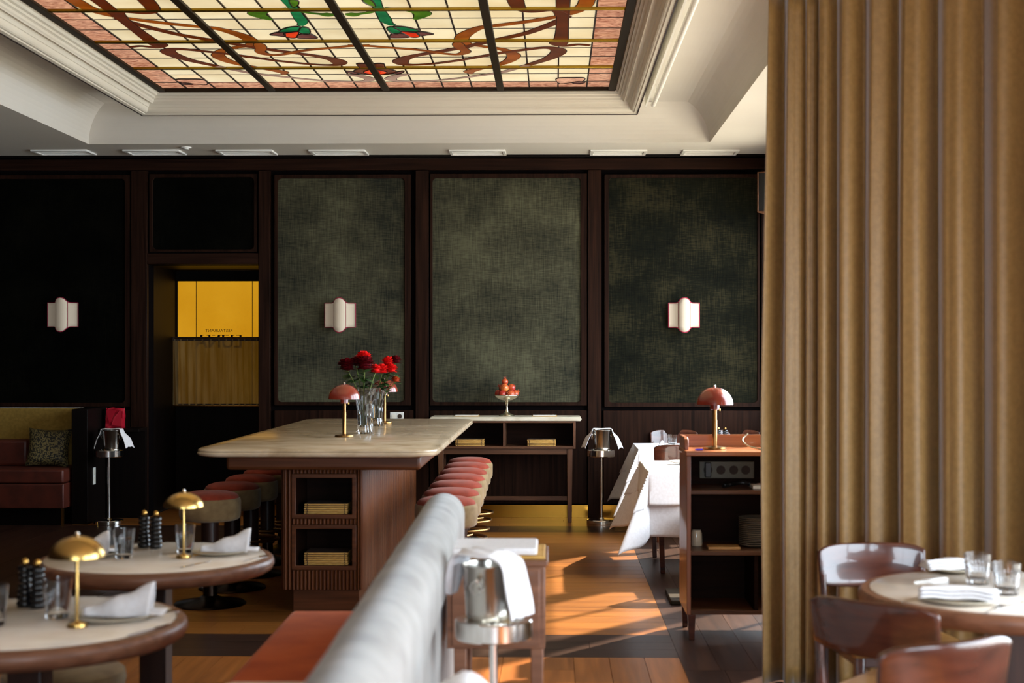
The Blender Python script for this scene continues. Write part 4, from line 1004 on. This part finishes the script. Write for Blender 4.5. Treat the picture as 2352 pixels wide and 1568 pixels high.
# stool with pale seat between the tables
ot = thing('low_stool', 'low stool with pale seat and dark legs under the near left table', 'stool', (-1.78,5.15,0))
MB().lathe([(0,.38),(.2,.38),(.215,.39),(.22,.41),(.215,.445),(.19,.46),(0,.465)],36).build('seat', M['cream_v'], ot, smooth=50)
for sx_ in (-1,1):
    for sy_ in (-1,1): MB().bar((sx_*.165,sy_*.165,0),(sx_*.13,sy_*.13,.38),.028,.04).build('leg', M['dark_leg'], ot, bevel=.004)

# ------------------------------------------------------------------ left back banquette
lb = thing('corner_banquette', 'oxblood leather banquette with mustard backrest in the dark left corner', 'bench', (0,0,0))
LX = -4.53
MB().box(-6.9,LX,13.08,13.66,.40,.53).build('seat_cushion', M['red_leather'], lb, bevel=.02, seg=3)
MB().box(-6.9,LX,13.09,13.66,.165,.395).build('seat_base', M['red_leather'], lb, bevel=.012, seg=3)
MB().box(-6.9,LX-.03,13.66,13.80,.165,1.075).build('backrest', M['mustard'], lb, bevel=.01, seg=3)
MB().box(-6.9,-5.02,13.5,13.66,.53,.78).build('lumbar_cushion', M['red_leather'], lb, bevel=.03, seg=3)
MB().box(-6.88,LX-.06,13.2,13.7,.0,.165).build('plinth', M['darkwood_plain'], lb)
MB().box(LX-.03,LX-.005,13.11,13.13,0,.165).build('leg', M['brass'], lb)
MB().box(LX-.03,LX-.005,13.6,13.62,0,.165).build('leg', M['brass'], lb)
pw = MB()
def pil(s):
    def fn(u, v):
        x = (u*2-1); y = (v*2-1); e_ = (1-x**4)*(1-y**4); w = 1-.09*(1-abs(x)**2)*abs(y)**3-.09*(1-abs(y)**2)*abs(x)**3
        return (x*.2*w, s*.075*max(0,e_)**.6, y*.185*w+.185)
    return fn
pw.grid(pil(1),18,18); pw.grid(pil(-1),18,18)
c = at(107,0,13.4); tag(pw.build('pillow', M['brocade'], None, smooth=70, loc=(c[0],13.40,.532), rot=(-.3,.04,.12)), 'black and gold patterned pillow on the left banquette', 'pillow')
pn = thing('banquette_partition', 'near black wooden end panel right of the left banquette', 'partition', (0,0,0))
MB().box(-4.51,-4.36,13.25,13.84,0,1.08).build('panel', M['darkwood_plain'], pn, bevel=.004)
MB().box(-4.36,-4.352,13.4,13.47,.36,.52).build('socket_plate', M['white_plastic'], pn, bevel=.002)
MB().box(-4.353,-4.349,13.415,13.455,.38,.43).box(-4.353,-4.349,13.415,13.455,.45,.5).build('socket_face', M['page'], pn)
lg = thing('wall_ledge', 'narrow dark wooden ledge against the black panel by the cooler stand', 'shelf', (0,0,0))
MB().box(-4.345,-3.97,13.56,13.86,.85,.88).build('ledge_board', M['darkwood_plain'], lg, bevel=.003)
MB().box(-4.345,-3.97,13.78,13.86,0,.85).build('ledge_support', M['darkwood_plain'], lg)
rb_ = thing('gift_bag', 'crumpled crimson paper bag standing behind the left wine cooler', 'bag', (at(265,0,13.7)[0],13.7,.88))
def bagf(u, v):
    a = u*2*pi; cx_, sy__ = cos(a), sin(a); k_ = 1/max(abs(cx_),abs(sy__)); w = 1+.05*sin(a*5+v*6)*v
    return (.083*cx_*k_*.98*w, .05*sy__*k_*(1-.35*v)*w+.008*sin(v*9+a*3), v*(.19+.008*sin(a*4)))
MB().grid(bagf,32,8).build('bag_body', M['red_bag'], rb_, solid=.002, smooth=20, recalc=False)
MB().add([(-.075,-.052,.17),(.02,-.058,.17),(-.04,-.056,.05)],[(0,1,2)]).add([(.07,-.05,.185),(.0,-.055,.1),(.075,-.053,.02),(-.02,-.055,.03)],[(0,1,3,2)]).build('torn_flap', M['red_bag'], rb_, solid=.003, smooth=0)

# ------------------------------------------------------------------ dining chairs
def make_chair(label, loc, rz, group, seatm='seat_leather', H=.80):
    t = thing('dining_chair', label, 'chair', loc, rz, group)
    # local: front is +y, back at -y
    def fn(side):
        def f(u, v):
            x = (u*2-1)*.232; e_ = (u*2-1)
            y = -.235-.055*(1-e_*e_)-.02*v+side; z0 = H-.185+.02*abs(e_)**3; z1 = H-.025*abs(e_)**6
            return (x*(1-.03*(1-v)), y, z0+(z1-z0)*v)
        return f
    MB().grid(fn(0),24,6).build('backrest', M['chair_wood'], t, solid=.024, bevel=.008, seg=3, smooth=60, recalc=False)
    for s in (-1,1):
        MB().tube([(s*.2,-.27,0),(s*.205,-.235,.44),(s*.215,-.24,H-.12)], [.014,.018,.013], 10).build('rear_leg', M['chair_wood'], t, smooth=60)
        MB().bar((s*.2,.2,0),(s*.2,.19,.43),.024,.036).build('front_leg', M['chair_wood'], t, bevel=.005)
    MB().box(-.205,.205,-.23,.2,.38,.425).build('seat_frame', M['chair_wood'], t, bevel=.006)
    MB().prism([(-.21,-.215),(.21,-.215),(.235,.235),(-.235,.235)],.422,.475).build('seat_pad', M[seatm], t, bevel=.018, seg=3)
    return t
def facing(x, y, tx_, ty): return atan2(ty-y, tx_-x)-pi/2
RTX, RTY = 1.63, 5.12
# chair backs located from the photo
def chair_from_back(label, bx, by, rz, group, H=.8, **k_):
    # back centre (bx,by) -> origin is .28 in front along facing
    return make_chair(label, (bx-sin(rz)*.27, by+cos(rz)*.27, 0), rz, group, H=H, **k_)
GC = 'dining chairs round the right marble table'
chair_from_back('glossy walnut chair behind the right table, reflecting the window', 1.34, 6.02, pi+.10, GC)
chair_from_back('dark walnut chair seen from behind at the left of the right table', 1.035, 4.64, -.72, GC)
chair_from_back('glossy walnut chair at the bottom right corner, nearest of the three', 1.07, 3.86, .48-.0, GC, H=.83)
round_table('round marble table with walnut rim in front of the ochre curtain', RTX, RTY, .525, .485)
for px, py, lab in ((2246,1340,'ribbed cut glass tumbler at the back of the right table'),(2312,1364,'ribbed cut glass tumbler at the right edge of the picture')):
    c = onz(px,py,TT); tumbler(lab, c[0], c[1], TT, 1.12, True)
c = onz(2200,1382,TT); plate('dark rimmed plate at the front of the right table', c[0], c[1], TT, .13); 
def flatnap(label, x, y, z, rz, sx=1):
    t = thing('folded_napkin', label, 'napkin', (x,y,z), rz, 'folded napkins on the right table')
    def f(k_):
        def g(u, v): return ((u-.5)*.26*sx, (v-.5)*.12*(1-.25*k_)+.01*sin(u*4), .004+.011*k_+.008*sin(u*3.2)*(1-abs(v-.5))+.003*sin(u*11+v*3))
        return g
    for k_ in range(3): MB().grid(f(k_),16,6).build('linen_fold', M['linen'], t, solid=.007, smooth=80, recalc=False)
    return t
flatnap('white folded napkin at the front of the right table', c[0]+.0, c[1], TT+.014, -.25)
c = onz(2190,1312,TT); plate('small pale plate at the back of the right table', c[0], c[1], TT, .1); flatnap('white folded napkin at the back of the right table', c[0], c[1], TT+.012, .1, .9)
for k_, (px, py) in enumerate(((2285,1398),(2318,1392),(2140,1330))):
    c = onz(px,py,TT); (fork if k_ == 0 else knife)(['fork at the front right of the right marble table','knife at the front right of the right marble table','knife at the back left of the right marble table'][k_], c[0], c[1], TT, 1.0-k_*.2)
c = onz(2100,1376,TT); fork('fork left of the front napkin on the right marble table', c[0]+.02, c[1], TT, .7)

# ------------------------------------------------------------------ white clothed tables by the wall
def clothed_table(label, clabel, olabel, X0, X1, Y0, Y1, tz=.745):
    t = thing('square_table', label, 'table', ((X0+X1)/2,(Y0+Y1)/2,0), 0, 'square tables under white cloths')
    hx, hy = (X1-X0)/2, (Y1-Y0)/2
    MB().box(-hx+.005,hx-.005,-hy+.005,hy-.005,tz-.035,tz-.003).build('table_top', M['side_wood'], t)
    for sx_ in (-1,1):
        for sy_ in (-1,1): MB().bar((sx_*(hx-.1),sy_*(hy-.1),0),(sx_*(hx-.07),sy_*(hy-.07),tz-.035),.034,.05).build('leg', M['chair_wood'], t, bevel=.004)
    def cloth(o_, off, seed, lab):
        n_ = 46; hx_, hy_ = hx+off, hy+off
        def f(u, v):
            cu, cv = (u*2-1)*(hx_+o_), (v*2-1)*(hy_+o_)
            du, dv = max(0,abs(cu)-hx_), max(0,abs(cv)-hy_); su, sv_ = (1 if cu > 0 else -1), (1 if cv > 0 else -1)
            x, y, z = max(-hx_,min(hx_,cu)), max(-hy_,min(hy_,cv)), 0
            if du > 0 and dv > 0:
                d_ = hypot(du,dv); ph = atan2(dv,du); out = (.06+.05*sin(6*ph)**2+.40*sin(2*ph)**5)*d_; x += su*cos(ph)*out; y += sv_*sin(ph)*out; z = -sqrt(max(0,d_*d_-out*out))
            elif du > 0:
                wv = .09*sin(cv*7+seed)*du; x += su*(.10*du+wv); z = -du*.99
            elif dv > 0:
                wv = .09*sin(cu*7+seed*2)*dv; y += sv_*(.10*dv+wv); z = -dv*.99
            return (x, y, tz+off*.5+z+(.0008*sin(cu*14+seed)*sin(cv*12) if z == 0 else 0)-(.001*(du+dv>0)))
        o2 = MB().grid(f,n_*2,n_*2).build('tablecloth', M['linen'], None, solid=.003, smooth=60, loc=t.location, recalc=False)
        tag(o2, lab, 'tablecloth', 'white tablecloths'); return o2
    cloth(.47, .004, 1.0, clabel); cloth(.24, .011, 2.4, olabel)
    return t
clothed_table('square table by the back wall under two white cloths', 'long white under-cloth of the table nearest the back wall', 'short white top-cloth of the table nearest the back wall', .77, 1.75, 12.66, 13.5)
clothed_table('square table just behind the host stand under two white cloths', 'long white under-cloth of the table just behind the host stand', 'short white top-cloth of the table just behind the host stand', .70, 1.72, 10.28, 11.3)
GW = 'dining chairs at the clothed tables'
make_chair('walnut chair between the two clothed tables, facing the back wall', (1.09,12.34,0), 0.0, GW, H=.83)
make_chair('walnut chair at the back wall beyond the far clothed table, left one', (1.17,13.59,0), pi-.02, GW, H=.86)
make_chair('walnut chair at the back wall, nearer the curtain', (1.78,13.59,0), pi, GW, H=.86)
make_chair('walnut chair in front of the near clothed table, mostly behind host stand', (1.15,9.95,0), .0, GW, H=.72)
TZ2 = .762
c = onz(1537,1012,TZ2); tumbler('ribbed tumbler on the table nearest the back wall', 1.09, 13.0, TZ2, 1.0, True)
plate('white side plate beside the tumbler on the far clothed table', 1.12, 12.9, TZ2-.001+.0, .09, 'china')
c = onz(1512,1010,TZ2); rolled_napkin('small rolled white napkin near the tumbler on the far clothed table', .98, 12.95, TZ2, 1.2, .5, 'napkins on the clothed tables')
mill('left black mill with brass knob on the far clothed table', 1.52, 13.1, TZ2); mill('right black mill with brass knob on the far clothed table', 1.58, 13.08, TZ2)
rolled_napkin('white napkin left of the mills on the far clothed table', 1.40, 13.02, TZ2+.0, .1, .7, 'napkins on the clothed tables')
plate('white plate on the near clothed table beside the host stand', .98, 10.9, TZ2, .1, 'china')

# ------------------------------------------------------------------ host station
hs = thing('host_stand', 'cherry wood host stand with open dark shelves in front of curtain', 'cabinet', (0,0,0))
HX0, HX1, HYf, HYb = .745, 1.78, 7.94, 8.39
MB().box(HX0-.005,HX1,HYf-.012,HYb,1.03,1.055).build('top_board', M['host'], hs, bevel=.005, seg=3)
MB().box(HX0,HX0+.024,HYf,HYb,.145,1.03).build('side_panel', M['host_v'], hs, bevel=.003)
MB().box(HX1-.024,HX1,HYf,HYb,.145,1.03).build('side_panel', M['host_v'], hs, bevel=.003)
MB().box(HX0+.024,HX1-.024,HYb-.02,HYb,.145,1.03).build('back_panel', M['host_in'], hs)
for z in (.145,.475,.815): MB().box(HX0+.024,HX1-.024,HYf+.01,HYb-.02,z,z+.022).build('shelf', M['side_wood'], hs, bevel=.002)
MB().box(HX0+.38,HX0+.40,HYf+.02,HYb-.02,.167,.475).build('divider', M['host_in'], hs)
for x in (HX0+.03,HX1-.03):
    for y in (HYf+.03,HYb-.03): MB().bar((x,y,0),(x,y,.145),.03,.044).build('leg', M['chair_wood'], hs, bevel=.003)
MB().prism([(HYf+.13,1.055),(HYb,1.055),(HYb,1.125),(HYf+.17,1.125),(HYf+.145,1.115),(HYf+.13,1.09)], HX0, HX0+.024, 'x').build('side_gallery', M['host_v'], hs, bevel=.004)
MB().box(HX0+.024,HX1,HYb-.022,HYb,1.055,1.125).build('back_gallery', M['host'], hs, bevel=.004)
c = onz(1628,1023,1.055); dome_lamp('table_lamp', 'rust red dome lamp with brass stem on the host stand', (c[0],8.15,1.055), .104,.365,0,'enamel','old_brass','enamel dome lamps', rs=.012, rb=.066, flat=.95)
c = onz(1606,1029,1.055); tag(MB().tube([(-.065,0,.005),(-.05,0,.005),(-.02,.0,.005)], [.002,.0045,.0045], 8).build('pen', M['pen'], None, loc=(c[0]+.02,8.03,1.055), rot=(0,0,.1)), 'blue ballpoint pen on the host stand top', 'pen')
cc_ = at(1738,0,8.15)[0]
tag(MB().tube(crom([(cc_-.03,8.30,1.135),(cc_-.065,8.27,1.10),(cc_-.045,8.18,1.072),(cc_+.01,8.08,1.06),(cc_+.08,8.06,1.058),(cc_+.16,8.12,1.06)],8), .005, 8).build('cable', M['silver'], None), 'pale grey cable looping over the host stand gallery', 'cable')
ph = thing('desk_phone', 'dark phone handset half hidden by the curtain on the host stand', 'phone', (cc_+.11,8.22,1.055))
MB().box(-.06,.06,-.07,.07,0,.03).build('phone_body', M['black_plastic'], ph, bevel=.008); MB().tube([(-.05,0,.045),(0,0,.055),(.05,0,.045)], [.018,.012,.018], 10).build('handset', M['black_plastic'], ph)
c = at(1671,1080,8.3); pw_ = thing('power_strip', 'pale socket panel with dark plug inside the host stand', 'socket', (c[0],8.355,c[2]))
MB().box(-.16,.16,-.02,.012,-.05,.05).build('panel', M['shaded_panel'], pw_, bevel=.004)
for x in (-.11,-.035,.04,.11): MB().lathe([(0,0),(.024,0),(.026,.004),(0,.005)],20).build('outlet', M['stitch'], pw_, loc=(x,-.021,0), rot=(pi/2,0,0))
MB().box(-.13,-.095,-.06,-.022,-.04,.045).build('plug', M['black_plastic'], pw_, bevel=.004)
c = at(1735,1240,8.2); dm = None
for k_ in range(15):
    lab = 'dinner plate in the shaded stack on the host stand shelf, %s' % (['bottom one','second from bottom','third from bottom','fourth from bottom','fifth from bottom','sixth from bottom','seventh from bottom','eighth from bottom','eighth from top','sixth from top','fifth from top','fourth from top','third from top','second from top','top one'][k_] if k_ != 8 else 'seventh from top')
    if dm is None: o = plate(lab, c[0], 8.17, .497, .1, 'shaded_china'); dm = o.data; o['group'] = 'plates stacked in the host stand'
    else:
        o = bpy.data.objects.new('plate', dm); COL.objects.link(o); o.location = (c[0],8.17,.497+.0108*k_); tag(o, lab, 'plate', 'plates stacked in the host stand')
c = at(1700,1110,8.15); tag(MB().tube(crom([(-.1,0,.01),(-.05,.03,.016),(.0,-.02,.03),(.05,.03,.02),(.1,0,.01)],6),.012,8).build('coiled_cable', M['black_plastic'], None, loc=(c[0],8.12,.838)), 'black cable bundle under the socket panel in the host stand', 'cable')
tag(MB().box(-.06,.06,-.08,.08,0,.02).build('notepad', M['page'], None, bevel=.002, loc=(cc_+.02,8.1,.838)), 'pale notepad on the upper shelf beside the curtain', 'notepad')
c = at(1578,1240,8.15); tag(MB().lathe([(0,0),(.03,0),(.032,.01),(.03,.07),(.024,.09),(0,.09)],20).build('jar', M['plate'], None, loc=(c[0]+.06,8.2,.497)), 'small pale jar at the left of the lower shelf', 'jar')
tag(MB().box(-.09,.09,-.06,.06,0,.015).build('leather_folder', M['seat_leather'], None, bevel=.003, loc=(at(1660,0,8.1)[0],8.08,.497)), 'tan folder lying on the lower shelf of the host stand', 'folder')

# floor hatch plate near host stand
tag(MB().box(-.05,.05,-.24,.24,0,.03).build('door_stop_block', M['bronze'], None, bevel=.006, loc=(.80,9.3,.001), rot=(0,0,0)), 'small bronze plate on the floor behind the left side of the host stand', 'floor plate')

# ------------------------------------------------------------------ big curtain
cur = thing('curtain', 'floor length ochre velvet curtain in deep folds across the right side', 'curtain', (0,0,0))
PA, PB = Vector((1.088,6.99)), Vector((2.80,5.86)); DIR = (PB-PA).normalized(); NRM = Vector((DIR.y,-DIR.x)); LEN = (PB-PA).length
if NRM.y > 0: NRM = -NRM
def s_of(px):
    u = (px-PX)/F; d_ = Vector((-sin(YAW)+u*cos(YAW), cos(YAW)+u*sin(YAW)))
    # PA + s*DIR = t*d_
    det = DIR.x*(-d_.y)-DIR.y*(-d_.x); return ((-PA.x)*(-d_.y)-(-PA.y)*(-d_.x))/det
ridge = [s_of(p) for p in (1769,1832,1864,1893,1948,2018,2095,2200,2308,2418,2528)]+[LEN+.1]
valley = [(a+b_)/2+.006 for a, b_ in zip(ridge, ridge[1:])]
def fold(s):
    for i in range(len(ridge)-1):
        if ridge[i] <= s < ridge[i+1]:
            w = ridge[i+1]-ridge[i]; t = (s-ridge[i])/w; return w*(.5+.5*cos(2*pi*(t**1.35))+.07*sin(4*pi*t+i*1.7)), w, t
    return 0, .1, 0
ZT, ZB = 3.34, .008
def i_first(s): return s < ridge[1]
def cf(u, v):
    s = u*LEN; f_, w, t = fold(s); z = ZT+(ZB-ZT)*v
    amp = (.5+.16*min(1,v*3)); amp = amp*(1.3 if i_first(s) else 1)
    off = f_*amp+.018*sin(s*5+v*3)*v; sh = .012*sin(v*2.6+s*6)*(v)+.010*sin(t*2*pi)*(w/.15)
    if s < .16: sh += -.035*v*(1-s/.16)+.012*sin(v*8)*v*(1-s/.16)
    P = PA+DIR*(s+sh)+NRM*off
    return (P.x, P.y, z)
MB().grid(cf, 520, 36).build('curtain_cloth', M['curtain'], cur, solid=.006, smooth=180, recalc=False)
MB().tube([(PA.x-.04,PA.y+.03,ZT+.03),(PB.x,PB.y,ZT+.03)], .014, 10).build('curtain_rail', M['dark_metal'], cur)
rg = MB()
for i in range(0, len(ridge)-1):
    s = ridge[i]; 
    if s < 0 or s > LEN: continue
    P = PA+DIR*s; MB().tube([(P.x+.02*cos(a)*NRM.x,P.y+.02*cos(a)*NRM.y,ZT+.02+.025*sin(a)) for a in [2*pi*q/10 for q in range(10)]], .002, 5, True).build('curtain_ring', M['dark_metal'], cur)
rh = MB()
for P in (PA+DIR*.02, PA+DIR*(LEN*.5), PB-DIR*.05): MB().tube([(P.x,P.y,ZT+.03),(P.x,P.y,CZ)], .008, 8).build('rail_hanger', M['dark_metal'], cur)
